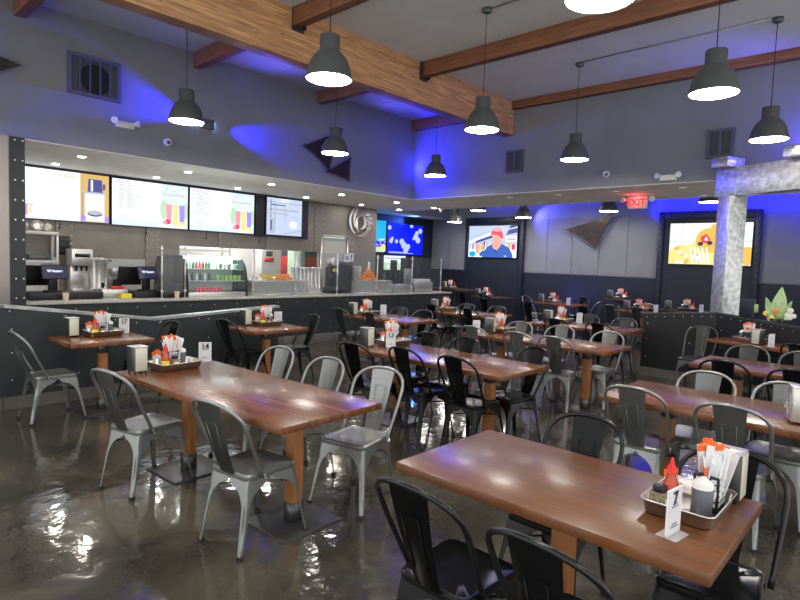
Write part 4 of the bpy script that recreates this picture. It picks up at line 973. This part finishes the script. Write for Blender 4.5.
# flowers on the partition
t = thing('flower_arrangement', 'flowers with big pale green leaves on the partition ledge', 'flowers', (8.99, 1.45, 1.012))
M_fy = mat('yellow_petals', (.85, .68, .10), .6); M_fw = mat('white_petals', (.80, .80, .68), .6); M_fo = mat('orange_petals', (.85, .25, .04), .6)
def leaf(base, tip, wid, bend):
    bm = NB(); a, b = Vector(base), Vector(tip); d = b-a; sd = d.cross(Vector((1, .15, 0))).normalized(); rows = []
    for i in range(11):
        q = i/10; c = a+d*q+Vector((bend*math.sin(PI*q), 0, 0)); ww = wid*math.sin(PI*min(1, q**.7))**.9*(1-.15*q)
        rows.append([bm.verts.new(c-sd*ww), bm.verts.new(c+Vector((-.008, 0, 0))), bm.verts.new(c+sd*ww)])
    for r0, r1 in zip(rows, rows[1:]):
        for k in range(2): bm.faces.new([r0[k], r0[k+1], r1[k+1], r1[k]])
    bmesh.ops.remove_doubles(bm, verts=bm.verts, dist=.0005); bmesh.ops.solidify(bm, geom=bm.faces[:], thickness=.003); return bm
obj('leaf', leaf((0, .04, .06), (.04, .14, .33), .055, .02), M_leaf, t); obj('leaf', leaf((0, -.02, .06), (.03, -.04, .48), .095, -.02), M_leaf, t); obj('leaf', leaf((.03, .02, .05), (.06, .03, .30), .07, .02), M_leaf, t); obj('leaf', leaf((.02, -.05, .05), (.05, -.16, .30), .045, .02), M_leaf, t)
rn = random.Random(6)
def flowerhead(c, r, m):
    bm = NB()
    for k in range(9): a = 2*PI*k/9; ball(bm, (c[0]+.0, c[1]+r*.6*math.cos(a), c[2]+r*.6*math.sin(a)), r*.36, sx=.6, seg=7)
    ball(bm, c, r*.4, seg=8); obj('blossom', bm, m, t)
for i in range(17):
    c = (rn.uniform(-.06, .04), rn.uniform(-.20, .14), rn.uniform(.03, .12)); flowerhead(c, .034, M_fw if c[1] < -.10 else rn.choice([M_fy, M_fy, M_fo, M_leaf]))
flowerhead((-.03, -.16, .17), .04, M_fw); flowerhead((-.03, .0, .15), .035, M_fo)
bm = NB(); 
for k in range(12): tube(bm, [(0, 0, .0), (rn.uniform(-.04, .04), rn.uniform(-.15, .12), rn.uniform(.05, .13))], .004, 5)
obj('stems', bm, M_leaf, t)
bm = NB(); lathe(bm, [(0, 0), (.06, 0), (.075, .05), (.07, .05), (0, .03)], 16); obj('bowl', bm, M_blackp, t)
t = thing('menu_stand', 'dark upright box standing on the partition ledge beside the flowers', 'box', (9.08, 1.80, 1.042), rad(-20)); bm = NB(); box(bm, -.035, .035, -.09, .09, 0, .26, bev=.006); obj('case', bm, M_navy, t); bm = NB(); box(bm, -.02, .04, -.12, -.091, .08, .19, bev=.004); obj('side_tag', bm, M_leaf, t)

# ================================================================== KITCHEN EQUIPMENT
CT = .9305
def cup(x, y, z, label):
    bm = NB(); lathe(bm, [(0, 0), (.030, 0), (.042, .11), (.039, .11), (.028, .003), (0, .003)], 16); tag(obj('paper_cup', bm, mat('tan_cup', (.62, .45, .33), .6) if 'tan_cup' not in MATS else MATS['tan_cup'], None, loc=(x, y, z)), label, 'cup', 'cups on the serving counter')
cup(2.64, 8.80, CT, 'tan paper cup on the counter in front of the left till'); cup(4.22, 8.75, CT, 'tan paper cup on the counter in front of the glass guard')
def pos(x, y, a, label):
    t = thing('till_terminal', label, 'till', (x, y, 1.0355), rad(a), 'counter till terminals')
    bm = NB(); box(bm, -.10, .10, -.09, .09, 0, .02, bev=.004); obj('stand_foot', bm, M_blackp, t); bm = NB(); box(bm, -.055, .055, -.02, .04, .02, .26, bev=.006); obj('stand_column', bm, M_blackp, t)
    Mt = Matrix.Translation((0, -.05, .27)) @ Matrix.Rotation(rad(72), 4, 'X'); bm = NB(); box(bm, -.17, .17, -.09, .12, -.012, .012, 0, .006, Mt); obj('customer_display', bm, M_blackp, t)
    bm = NB(); box(bm, -.155, .155, -.075, .105, .0125, .0135, 0, 0, Mt); obj('display_glass', bm, em('till_navy', (.030, .030, .075), .9) if 'screen_till_navy' not in MATS else MATS['screen_till_navy'], t, smooth=False)
    text('display_word', 'Welcome', .052, E_white, t, Mt @ Matrix.Translation((0, .025, .0142)), bold=.002)
    Mb = Matrix.Translation((-.16, .20, .22)) @ Matrix.Rotation(rad(-75), 4, 'X'); bm = NB(); box(bm, -.20, .20, -.16, .14, -.02, .02, 0, .008, Mb); obj('staff_display', bm, M_blackp, t)
    return t
pos(2.58, 9.14, 8, 'left black till terminal with a small customer display'); pos(3.90, 9.14, 8, 'black till terminal just left of the glass guard')
def blk(name, label, cat, x0, x1, y0, y1, z0, z1, m, bev=.006, grp=None):
    bm = NB(); box(bm, x0, x1, y0, y1, 0, z1-z0, bev=bev); return tag(obj(name, bm, m, None, loc=(0, 0, z0)), label, cat, grp)
blk('cash_drawer', 'wide black drawer unit on the counter under the left till', 'drawer', 2.25, 3.20, 8.98, 9.38, CT, 1.035, M_blackp)
# back counter
t = thing('back_counter', 'stainless prep counter along the kitchen wall', 'counter', (3.7, 10.85, 0)); bm = NB(); box(bm, -1.75, 1.65, -.30, .31, .88, .92, bev=.004); obj('worktop', bm, M_steel, t); bm = NB(); box(bm, -1.7, 1.6, -.27, .30, .0, .88); obj('cabinet', bm, M_steel, t, smooth=False)
BT = .9205
t = thing('coffee_urn', 'tall cylindrical stainless coffee urn behind the counter', 'urn', (3.74, 10.70, BT)); bm = NB(); lathe(bm, [(0, 0), (.15, 0), (.15, .05), (.145, .06), (.145, .56), (.15, .57), (.15, .585), (.06, .60), (.0, .61)], 28); obj('tank', bm, M_steel_l, t)
bm = NB(); lathe(bm, [(0, .61), (.02, .61), (.02, .635), (0, .64)], 10); box(bm, -.21, -.145, -.015, .015, .54, .56); box(bm, .145, .21, -.015, .015, .54, .56); obj('handles', bm, M_blackp, t); bm = NB(); lathe(bm, [(.152, 0), (.156, 0), (.156, .05), (.152, .05)], 24); obj('base_ring', bm, M_blackp, t)
bm = NB(); box(bm, -.02, .02, -.19, -.14, .10, .17, bev=.004); tube(bm, [(0, -.19, .12), (0, -.19, .07)], .012); obj('tap', bm, M_blackp, t); bm = NB(); box(bm, .045, .065, -.152, -.14, .1, .5); obj('sight_gauge', bm, M_glass, t)
t = thing('coffee_maker', 'small drip coffee maker with black jug right of the urn', 'coffee maker', (4.02, 10.70, BT)); bm = NB(); box(bm, -.10, .10, .02, .14, 0, .42, bev=.008); box(bm, -.10, .10, -.13, .02, .30, .42, bev=.008); box(bm, -.10, .10, -.13, .02, 0, .04, bev=.004); obj('body', bm, M_steel_l, t)
bm = NB(); lathe(bm, [(0, 0), (.07, 0), (.078, .08), (.05, .16), (.055, .18), (0, .18)], 16, (0, -.05, .042)); obj('jug', bm, M_blackp, t); bm = NB(); box(bm, -.03, .03, -.133, -.13, .32, .40); obj('blue_panel', bm, em('indicator', (.1, .2, 1), 1), t)
t = thing('drink_dispenser', 'white boxy drink dispenser left of the urn', 'dispenser', (3.46, 10.78, BT)); bm = NB(); box(bm, -.17, .17, -.12, .2, .45, .74, bev=.01); box(bm, -.15, .15, .02, .2, 0, .45, bev=.006); box(bm, -.16, .16, -.16, .02, 0, .05, bev=.006); obj('body', bm, M_steel_l, t)
bm = NB(); box(bm, -.12, .12, -.124, -.12, .60, .66); obj('front_slot', bm, M_blackp, t); bm = NB(); [lathe(bm, [(0, .36), (.015, .36), (.02, .45), (0, .45)], 10, (x, -.06, 0)) for x in (-.08, 0, .08)]; obj('nozzles', bm, M_blackp, t)
t = thing('wire_shelf_rack', 'pale metal wall rack with two shelves at the left of the kitchen', 'shelf', (2.75, 11.0, 1.40))
for z in (0, .48): bm = NB(); box(bm, -.45, .40, -.17, .15, z, z+.05, bev=.004); obj('shelf', bm, M_white, t)
for x in (-.43, .38):
    for y in (-.15, .13): bm = NB(); box(bm, x-.015, x+.015, y-.015, y+.015, -.46, .50); obj('upright', bm, M_white, t)
for i, (x, s) in enumerate(((2.45, 1), (2.66, .9), (2.86, 1.05), (3.02, .8))):
    bm = NB(); M = Matrix.Translation((0, 0, .085*s)) @ Matrix.Rotation(rad(75), 4, 'X'); lathe(bm, [(0, 0), (.05*s, .002), (.085*s, .04*s), (.083*s, .042*s), (.048*s, .006), (0, .005)], 20, M=M); tag(obj('mixing_bowl', bm, M_steel, None, loc=(x, 10.98, 1.931)), 'shiny steel bowl on the top rack shelf, %s from the left' % ('first', 'second', 'third', 'fourth')[i], 'bowl', 'bowls on the rack')
blk('storage_box', 'dark box with a pink lid on the lower rack shelf', 'box', 2.72, 3.05, 10.9, 11.08, 1.451, 1.54, M_chg); blk('storage_box', 'white box on the lower rack shelf at the left', 'box', 2.40, 2.62, 10.9, 11.08, 1.451, 1.55, M_white)
t = thing('wall_dispenser', 'black bracket with bottles hanging on the kitchen wall', 'dispenser', (3.33, 11.14, 1.55)); bm = NB(); box(bm, -.08, .08, 0, .05, 0, .33, bev=.01); obj('bracket', bm, M_blackp, t); bm = NB(); [tube(bm, [(-.10, -.02, z), (.10, -.02, z)], .012) for z in (.06, .16, .26)]; obj('rails', bm, M_chg, t)
blk('prep_bin', 'steel bin on the counter in front of the coffee urn', 'bin', 3.24, 3.62, 9.14, 9.38, CT, 1.06, M_steel); t = thing('serving_dome', 'shiny oval metal lid on the counter right of the left till', 'lid', (3.25, 8.82, CT)); bm = NB(); lathe(bm, [(0, .03), (.05, .03), (.14, .012), (.15, 0), (0, 0)], 24); obj('dome', bm, M_steel, t)
blk('food_container', 'red lidded tub left of the right till', 'tub', 3.40, 3.58, 9.17, 9.30, 1.0605, 1.10, M_red, .01); blk('food_container', 'yellow lidded tub left of the right till', 'tub', 3.46, 3.62, 8.99, 9.08, CT, 1.00, M_yellow, .01)
blk('cash_drawer', 'black drawer unit on the counter under the right till', 'drawer', 3.66, 4.02, 8.98, 9.38, CT, 1.035, M_blackp)
# glass guard
GP = [(3.98, 'at the left of the glass till guard'), (4.36, 'between the till guard and the display fridge'), (5.62, 'right of the display fridge'), (6.55, 'right of the oranges'), (7.58, 'right of the steel cylinders'), (8.72, 'in front of the second orange pile'), (9.85, 'before the grey tablets'), (10.92, 'at the right end of the counter')]
for i, (x, l) in enumerate(GP):
    t = thing('guard_post', 'slim steel guard post %s' % l, 'post', (x, 8.76, CT), 0, 'steel posts of the counter glass guard')
    bm = NB(); tube(bm, [(0, 0, .01), (0, 0, .83)], .013, 10); obj('rod', bm, M_steel_l, t); bm = NB(); lathe(bm, [(0, 0), (.035, 0), (.033, .01), (0, .012)], 14); obj('flange', bm, M_steel_l, t)
    bm = NB(); box(bm, -.02, .02, -.02, .02, .10, .13, bev=.003); box(bm, -.02, .02, -.02, .02, .76, .79, bev=.003); obj('clamps', bm, M_steel_l, t)
M_pane = M_thin
for i in range(2, 7):
    x0, x1 = GP[i][0]+.02, GP[i+1][0]-.02; bm = NB(); box(bm, x0, x1, 8.775, 8.781, CT+.07, CT+.82); tag(obj('glass_guard', bm, M_pane, None, smooth=False), 'clear glass guard pane with left edge %s' % GP[i][1], 'glass pane', 'glass guard panes')
bm = NB(); box(bm, 4.0, 4.34, 8.775, 8.781, CT+.07, CT+.78); tag(obj('glass_guard', bm, M_pane, None, smooth=False), 'clear glass guard pane between the two leftmost posts', 'glass pane', 'glass guard panes')
# dark pastry case behind the left guard
t = thing('pastry_case', 'dark translucent case behind the leftmost glass guard', 'display case', (4.20, 9.02, CT)); bm = NB(); box(bm, -.17, .19, -.14, .14, 0, .10, bev=.004); obj('base', bm, M_blackp, t)
bm = NB(); prism(bm, [(-.14, .10), (.14, .10), (.12, .45), (.03, .66), (-.14, .68)], -.17, .19, 0, frameM((0, 0, 0), (0, 1, 0), (0, 0, 1)) ); obj('smoked_cover', bm, mat('smoked_glass', (.10, .10, .10), .15, alpha=.75), t, smooth=False); bm = NB(); box(bm, -.13, .15, -.10, .10, .101, .22); obj('lilac_boxes', bm, mat('lilac_card', (.16, .13, .34), .6), t)
# curved display fridge
FX0, FX1, FY0, FY1 = 4.46, 5.56, 8.86, 9.38
t = thing('display_fridge', 'curved glass display fridge lit inside with drinks and salads', 'display fridge', ((FX0+FX1)/2, 9.12, CT)); hw = (FX1-FX0)/2
prof = [(-.26, 0), (-.26, .12), (-.255, .28), (-.23, .42), (-.18, .54), (-.10, .63), (0.0, .68), (.24, .69), (.24, 0)]
Mf = frameM((0, 0, 0), (0, 1, 0), (0, 0, 1))
for s in (-1, 1): bm = NB(); prism(bm, prof, s*hw-.012, s*hw+.012, 0, Mf); obj('side_panel', bm, M_blackp, t, smooth=False)
bm = NB(); box(bm, -hw+.012, hw-.012, -.25, .23, 0, .08, bev=.004); obj('base', bm, M_steel_l, t); bm = NB(); box(bm, -hw+.012, hw-.012, .215, .235, .08, .67); obj('back_panel', bm, mat('fridge_white', (.72, .82, .80), .5), t, smooth=False)
bm = NB(); box(bm, -hw+.012, hw-.012, -.02, .235, .665, .69); obj('top_panel', bm, mat('fridge_blue_trim', (.35, .50, .70), .4), t, smooth=False)
bm = NB(); fp = prof[1:7]; A = [[bm.verts.new((x, p[0], p[1]-.002)) for p in fp] for x in (-hw+.012, hw-.012)]
for k in range(len(fp)-1): bm.faces.new([A[0][k], A[0][k+1], A[1][k+1], A[1][k]])
bmesh.ops.solidify(bm, geom=bm.faces[:], thickness=.004); obj('curved_glass', bm, mat('fridge_glass', (.75, .95, .9), .04, alpha=.08), t)
for z, d in ((.26, .20), (.46, .13)): bm = NB(); box(bm, -hw+.012, hw-.012, -d, .215, z, z+.012); obj('shelf', bm, M_steel_l, t, smooth=False)
bm = NB(); box(bm, -hw+.03, hw-.03, -.06, -.02, .645, .66); obj('light_strip', bm, mat('fridge_lamp', (1, 1, 1), emit=(.85, 1, .95), es=26), t, smooth=False)
def small_bottle(x, y, z, c, label, grp):
    key = 'drink_%s' % c[0]; mm = MATS.get(key) or mat(key, c[1], .3)
    bm = NB(); lathe(bm, [(0, 0), (.024, 0), (.025, .08), (.012, .115), (.012, .13), (0, .13)], 10); t = obj('drink_bottle', bm, [mm], None, loc=(x, y, z)); tag(t, label, 'bottle', grp)
def small_tub(x, y, z, c, label, grp, r=.035, h=.05):
    key = 'tub_%s' % c[0]; mm = MATS.get(key) or mat(key, c[1], .5, noise=.4, nscale=60)
    bm = NB(); lathe(bm, [(0, 0), (r*.85, 0), (r, h*.9), (r*1.05, h), (r*.5, h*1.12), (0, h*1.15)], 12); tag(obj('food_tub', bm, mm, None, loc=(x, y, z)), label, 'tub', grp)
GRN, REDc, WHT, PNK = ('green', (.10, .38, .16)), ('red', (.65, .06, .08)), ('white', (.7, .72, .7)), ('pink', (.72, .12, .18))
ordn = ['first', 'second', 'third', 'fourth', 'fifth', 'sixth', 'seventh', 'eighth', 'ninth', 'tenth']
for k in range(8): small_bottle(4.53+k*.058, 9.06, CT+.4725, (GRN, WHT, GRN, PNK, REDc, REDc, GRN, GRN)[k], '%s drink bottle from the left on the top fridge shelf' % ordn[k], 'bottles on the top fridge shelf')
for k in range(6): small_tub(5.06+k*.083, 9.05, CT+.4725, (WHT, GRN, WHT, ('brown', (.3, .2, .12)), WHT, GRN)[k], '%s clear dessert tub from the left on the top fridge shelf' % ordn[k], 'tubs on the top fridge shelf', .034, .08)
for k in range(6): small_tub(5.06+k*.083, 8.99, CT+.2725, ('salad', (.25, .48, .10)), '%s green salad tub from the left on the middle fridge shelf' % ordn[k], 'salads on the middle fridge shelf', .036, .08)
for k in range(6): small_bottle(4.54+k*.075, 9.02, CT+.2725, (WHT, ('dark', (.06, .08, .09)))[k % 2], '%s drink bottle from the left on the middle fridge shelf' % ordn[k], 'bottles on the middle fridge shelf')
for k in range(7): small_tub(4.66+k*.072, 8.95, CT+.081, PNK, '%s red fruit cup from the left on the bottom fridge shelf' % ordn[k], 'red cups in the fridge bottom', .032, .07)
# glass boxes with fruit
def gbox(name, label, x0, x1, z1):
    t = thing(name, label, 'display case', ((x0+x1)/2, 9.12, CT)); h = (x1-x0)/2; bm = NB(); box(bm, -h, h, -.22, .22, 0, .02); obj('base', bm, M_steel_l, t); bm = NB(); box(bm, -h, h, -.22, .22, z1-.015, z1, bev=.003); obj('top_slab', bm, M_steel_l, t)
    bm = NB()
    for q in ((-h, h, -.22, -.216), (-h, h, .216, .22), (-h, -h+.004, -.216, .216), (h-.004, h, -.216, .216)): box(bm, *q, .02, z1-.015)
    obj('panes', bm, mat('frosty_glass', (.62, .66, .60), .12, alpha=.28) if 'frosty_glass' not in MATS else MATS['frosty_glass'], t, smooth=False)
gbox('glass_food_case', 'low glass case under the bananas and oranges', 5.72, 6.95, .27); gbox('glass_food_case', 'low glass case under the second pile of oranges', 8.30, 9.35, .27)
bowls = []
def banana(x, y, z, a, l):
    bm = NB(); P = []; rs = []
    for k in range(9): q = k/8; b = (q-.5)*1.9; P.append((.09*math.sin(b), .0, .09-.09*math.cos(b))); rs.append(.017*math.sin(PI*(.12+.76*q))**.6)
    tube(bm, P, rs, 6); tag(obj('banana', bm, M_ban, None, loc=(x, y, z), rot=(rad(random.uniform(-30, 30)), 0, a)), l, 'banana', 'bananas on the left glass case')
for k in range(10): banana(6.02+.045*(k % 5), 9.02+.06*(k//5), CT+.2905+.045*(k//5)+.02*(k % 2), rad(60+12*k), '%s yellow banana counted from the left in the bunch on the glass case' % ordn[k])
def orange(x, y, z, l, g):
    bm = NB(); ball(bm, (0, 0, .036), .036, seg=12); lathe(bm, [(.004, .071), (.003, .074), (0, .074)], 6, mi=1); tag(obj('orange', bm, [M_or, M_leaf], None, loc=(x, y, z)), l, 'orange', g)
for k, (dx, dy, dz) in enumerate([(i*.075, 0, 0) for i in range(5)]+[(i*.075+.037, .03, .058) for i in range(4)]): orange(6.30+dx, 9.0+dy, CT+.2705+dz, 'orange in the low pile beside the bananas', 'oranges beside the bananas')
for k, (dx, dy, dz) in enumerate([(i*.075, j*.075, 0) for i in range(6) for j in range(2)]+[(i*.075+.037, .037, .06) for i in range(5)]+[(i*.075+.075, .037, .12) for i in range(4)]+[(.15, .037, .18), (.22, .037, .18)]): orange(8.52+dx, 8.98+dy, CT+.2705+dz, 'orange in the tall pile on the right glass case', 'oranges in the tall pile')
# row of steel cylinders
for k in range(8):
    bm = NB(); lathe(bm, [(0, 0), (.042, 0), (.042, .50), (.045, .51), (.03, .53), (0, .53)], 14); tag(obj('cup_dispenser_tube', bm, M_steel_l, None, loc=(6.83+k*.095, 9.24, CT)), '%s tall steel cylinder from the left behind the glass guard' % ordn[k], 'dispenser', 'steel cylinders behind the glass')
t = thing('juice_machine', 'black juice machine with steel drum and yellow stickers', 'machine', (7.84, 9.16, CT)); bm = NB(); box(bm, -.16, .10, -.16, .18, 0, .12, bev=.01); box(bm, -.12, .06, -.02, .16, .12, .55, bev=.01); box(bm, -.14, .04, -.16, .0, .30, .40, bev=.01); obj('body', bm, M_blackp, t)
bm = NB(); lathe(bm, [(0, 0), (.10, .0), (.10, .16), (.08, .17), (0, .17)], 20, M=Matrix.Translation((-.03, .10, .63)) @ Matrix.Rotation(rad(80), 4, 'X')); obj('drum', bm, M_steel, t); bm = NB(); box(bm, .061, .066, -.01, .06, .44, .54); box(bm, .061, .066, -.01, .06, .30, .40); box(bm, -.06, .055, -.024, -.021, .44, .52); obj('yellow_stickers', bm, M_yellow, t)
t = thing('dark_cooler', 'dark grey upright cooler with a white sign on its top corner', 'cooler', (8.06, 9.22, CT)); bm = NB(); box(bm, -.14, .26, -.10, .15, 0, .66, bev=.008); obj('cabinet', bm, M_chg, t); bm = NB(); box(bm, -.12, .24, -.104, -.10, .05, .60, bev=.002); obj('door_panel', bm, M_blackp, t)
t = thing('paper_sign', 'two white paper cards with blue letters on the guard glass', 'sign', (7.88, 8.79, CT+.66)); Ms = frameM((0, 0, 0), (1, 0, 0), (0, 0, 1))
bm = NB(); box(bm, -.10, .03, 0, .16, -.003, .003, 0, 0, Ms); box(bm, .035, .155, .015, .18, -.003, .003, 0, 0, Ms); obj('paper', bm, M_paper, t, smooth=False); text('letters', 'o', .17, mat('blue_ink', (.03, .05, .35), .6), t, Ms @ Matrix.Translation((-.03, .095, .004)), bold=.004); text('letters', 'f', .16, MATS['blue_ink'], t, Ms @ Matrix.Translation((.09, .10, .004)), bold=.004)
t = thing('juice_dispenser', 'white juice dispenser with a green plant picture', 'dispenser', (8.55, 9.26, CT+.2705)); bm = NB(); box(bm, -.12, .10, -.06, .10, 0, .30, bev=.008); obj('body', bm, M_white, t); bm = NB(); prism(bm, disc(0, .20, .05, .07, 12), .061, .064, 0, frameM((0, 0, 0), (1, 0, 0), (0, 0, 1))); obj('plant_picture', bm, M_leaf, t, smooth=False)
for k in range(3): blk('steel_canister', 'steel canister %s in the group left of the tall orange pile' % ('left', 'middle', 'right')[k], 'canister', 8.30+k*.055, 8.345+k*.055, 9.04, 9.085, CT+.2705, 1.50, M_steel, .004, 'steel canisters')
t = thing('glass_carafe', 'clear carafe behind the tall orange pile', 'carafe', (8.95, 9.27, CT+.2705)); bm = NB(); lathe(bm, [(0, 0), (.075, 0), (.08, .12), (.03, .24), (.022, .36), (.026, .38), (0, .38)], 18); obj('bottle_body', bm, mat('pale_plastic', (.70, .70, .66), .3), t); bm = NB(); lathe(bm, [(0, .38), (.026, .38), (.02, .41), (0, .41)], 12); obj('stopper', bm, M_white, t)
t, Mx = screen('lightbox_menu', 'bright white and green lightbox menu below the blue screens', (10.22, 10.05, 1.42), (1, 0, 0), .80, .36, [(rect(0, 1, 0, 1), W), (rect(0, 1, 0, .5), GN), (rect(.05, .95, .78, .86), GT)]+[(disc(.2+.2*k, .25, .05, .12), W) for k in range(4)]+[(rect(.04, .96, .45, .50), YL)], depth=.08)
bm = NB(); box(bm, .05, .12, .03, .09, -1.42, 0); box(bm, .68, .75, .03, .09, -1.42, 0); obj('stand', bm, M_chg, t)
for i, (x, w_, h_, l) in enumerate(((9.70, .22, .74, 'tall black menu board right of the tall orange pile'), (10.02, .26, .80, 'tall black menu board second right of the orange pile'), (10.40, .20, .74, 'tall black menu board left of the last glass pane'))):
    bm = NB(); box(bm, 0, w_, 0, .02, 0, h_, bev=.004); tag(obj('menu_board', bm, M_blackp, None, loc=(x, 9.30-.03*i, CT)), l, 'board', 'black boards behind the guard')
blk('grey_tablet', 'pale grey panel leaning before the black boards', 'panel', 9.85, 10.12, 9.0, 9.02, CT+.18, CT+.55, M_cap); blk('counter_box', 'steel box beneath the pale grey panel', 'box', 9.45, 10.1, 8.95, 9.2, CT, CT+.18, M_steel)
blk('countertop_case', 'steel and glass case at the right end of the serving counter', 'display case', 10.2, 10.85, 8.95, 9.25, CT, CT+.24, M_steel); blk('wrapped_stack', 'stack of pale lids on the case at the counter end', 'lids', 10.3, 10.8, 8.98, 9.2, CT+.2405, CT+.30, M_white)
t = thing('espresso_grinder', 'black grinder behind the last glass pane', 'machine', (10.55, 9.30, CT)); bm = NB(); box(bm, -.09, .09, -.045, .07, 0, .34, bev=.01); lathe(bm, [(0, .34), (.05, .34), (.09, .52), (.09, .56), (0, .58)], 16); obj('body', bm, M_blackp, t); bm = NB(); tube(bm, [(-.02, -.05, .30), (-.02, -.12, .26)], .012); obj('spout', bm, M_steel, t)
blk('wrapped_sandwiches', 'wrapped pale food packs right of the case base near the posts', 'food', 7.05, 7.35, 8.98, 9.12, CT, CT+.07, M_cream)
# back kitchen objects seen through the pass-through
t = thing('red_machine', 'red machine with grey top seen through the pass-through', 'machine', (9.85, 12.6, 0)); bm = NB(); box(bm, -.75, .60, -.2, .3, .9, 1.68, bev=.05); obj('red_body', bm, M_red, t); bm = NB(); box(bm, -.72, .6, -.21, .3, 1.681, 1.90, bev=.03); obj('grey_top', bm, M_chg, t); bm = NB(); box(bm, -.7, .55, -.15, .25, 0, .9); obj('stand', bm, M_steel, t)
t = thing('kitchen_shelving', 'pale shelving seen through the pass-through above the fridge', 'shelf', (6.6, 12.9, 0))
for z in (.6, 1.2, 1.72, 2.2): bm = NB(); box(bm, -.9, .9, -.2, .2, z, z+.04); obj('shelf', bm, M_steel_l, t, smooth=False)
for x in (-.88, .88):
    for y in (-.18, .18): bm = NB(); box(bm, x-.02, x+.02, y-.02, y+.02, 0, 2.3); obj('upright', bm, M_steel_l, t, smooth=False)
for k in range(6): blk('storage_carton', '%s carton from the left on the back kitchen shelving' % ordn[k], 'carton', 5.78+k*.28, 5.98+k*.28, 12.8, 13.0, 1.2405, 1.2405+(.22, .30, .18, .35, .25, .30)[k], (M_white, M_kwall, M_cream, M_white, M_red, M_white)[k], .006, 'cartons in the back kitchen')
t = thing('red_white_carton', 'white box with a red band seen through the pass-through beside the fridge', 'carton', (8.45, 12.6, 0)); bm = NB(); box(bm, -.22, .22, -.15, .15, 1.0, 1.9, bev=.006); obj('box_body', bm, M_white, t); bm = NB(); box(bm, -.14, .14, -.153, -.15, 1.50, 1.62); obj('red_band', bm, M_red, t); bm = NB(); box(bm, -.10, .10, -.153, -.15, 1.65, 1.78); obj('dark_window', bm, M_chg, t); bm = NB(); box(bm, -.2, .2, -.13, .13, 0, 1.0); obj('stand', bm, M_steel, t)
t = thing('green_fridge', 'pale green drinks fridge seen through the pass-through', 'fridge', (9.12, 12.2, 0)); bm = NB(); box(bm, -.17, .17, -.15, .15, 0, 1.95, bev=.01); obj('cabinet', bm, mat('pale_green_enamel', (.50, .68, .55), .4), t); bm = NB(); box(bm, -.14, .14, -.154, -.15, .3, 1.85); obj('door_glass', bm, mat('pale_mint', (.62, .80, .72), .2), t)
for k in range(5):
    bm = NB(); lathe(bm, [(0, 0), (.05, 0), (.075, .11), (.072, .11), (0, .01)], 16); tag(obj('steel_pan', bm, M_steel, None, loc=(7.15+k*.2, 11.42, 1.051)), '%s steel pan from the left on the pass-through ledge' % ordn[k], 'pan', 'pans on the pass-through ledge')
bm = NB(); box(bm, 5.45, 9.08, 11.15, 11.55, 1.02, 1.05); struct('trim_7', bm, M_steel, smooth=False)
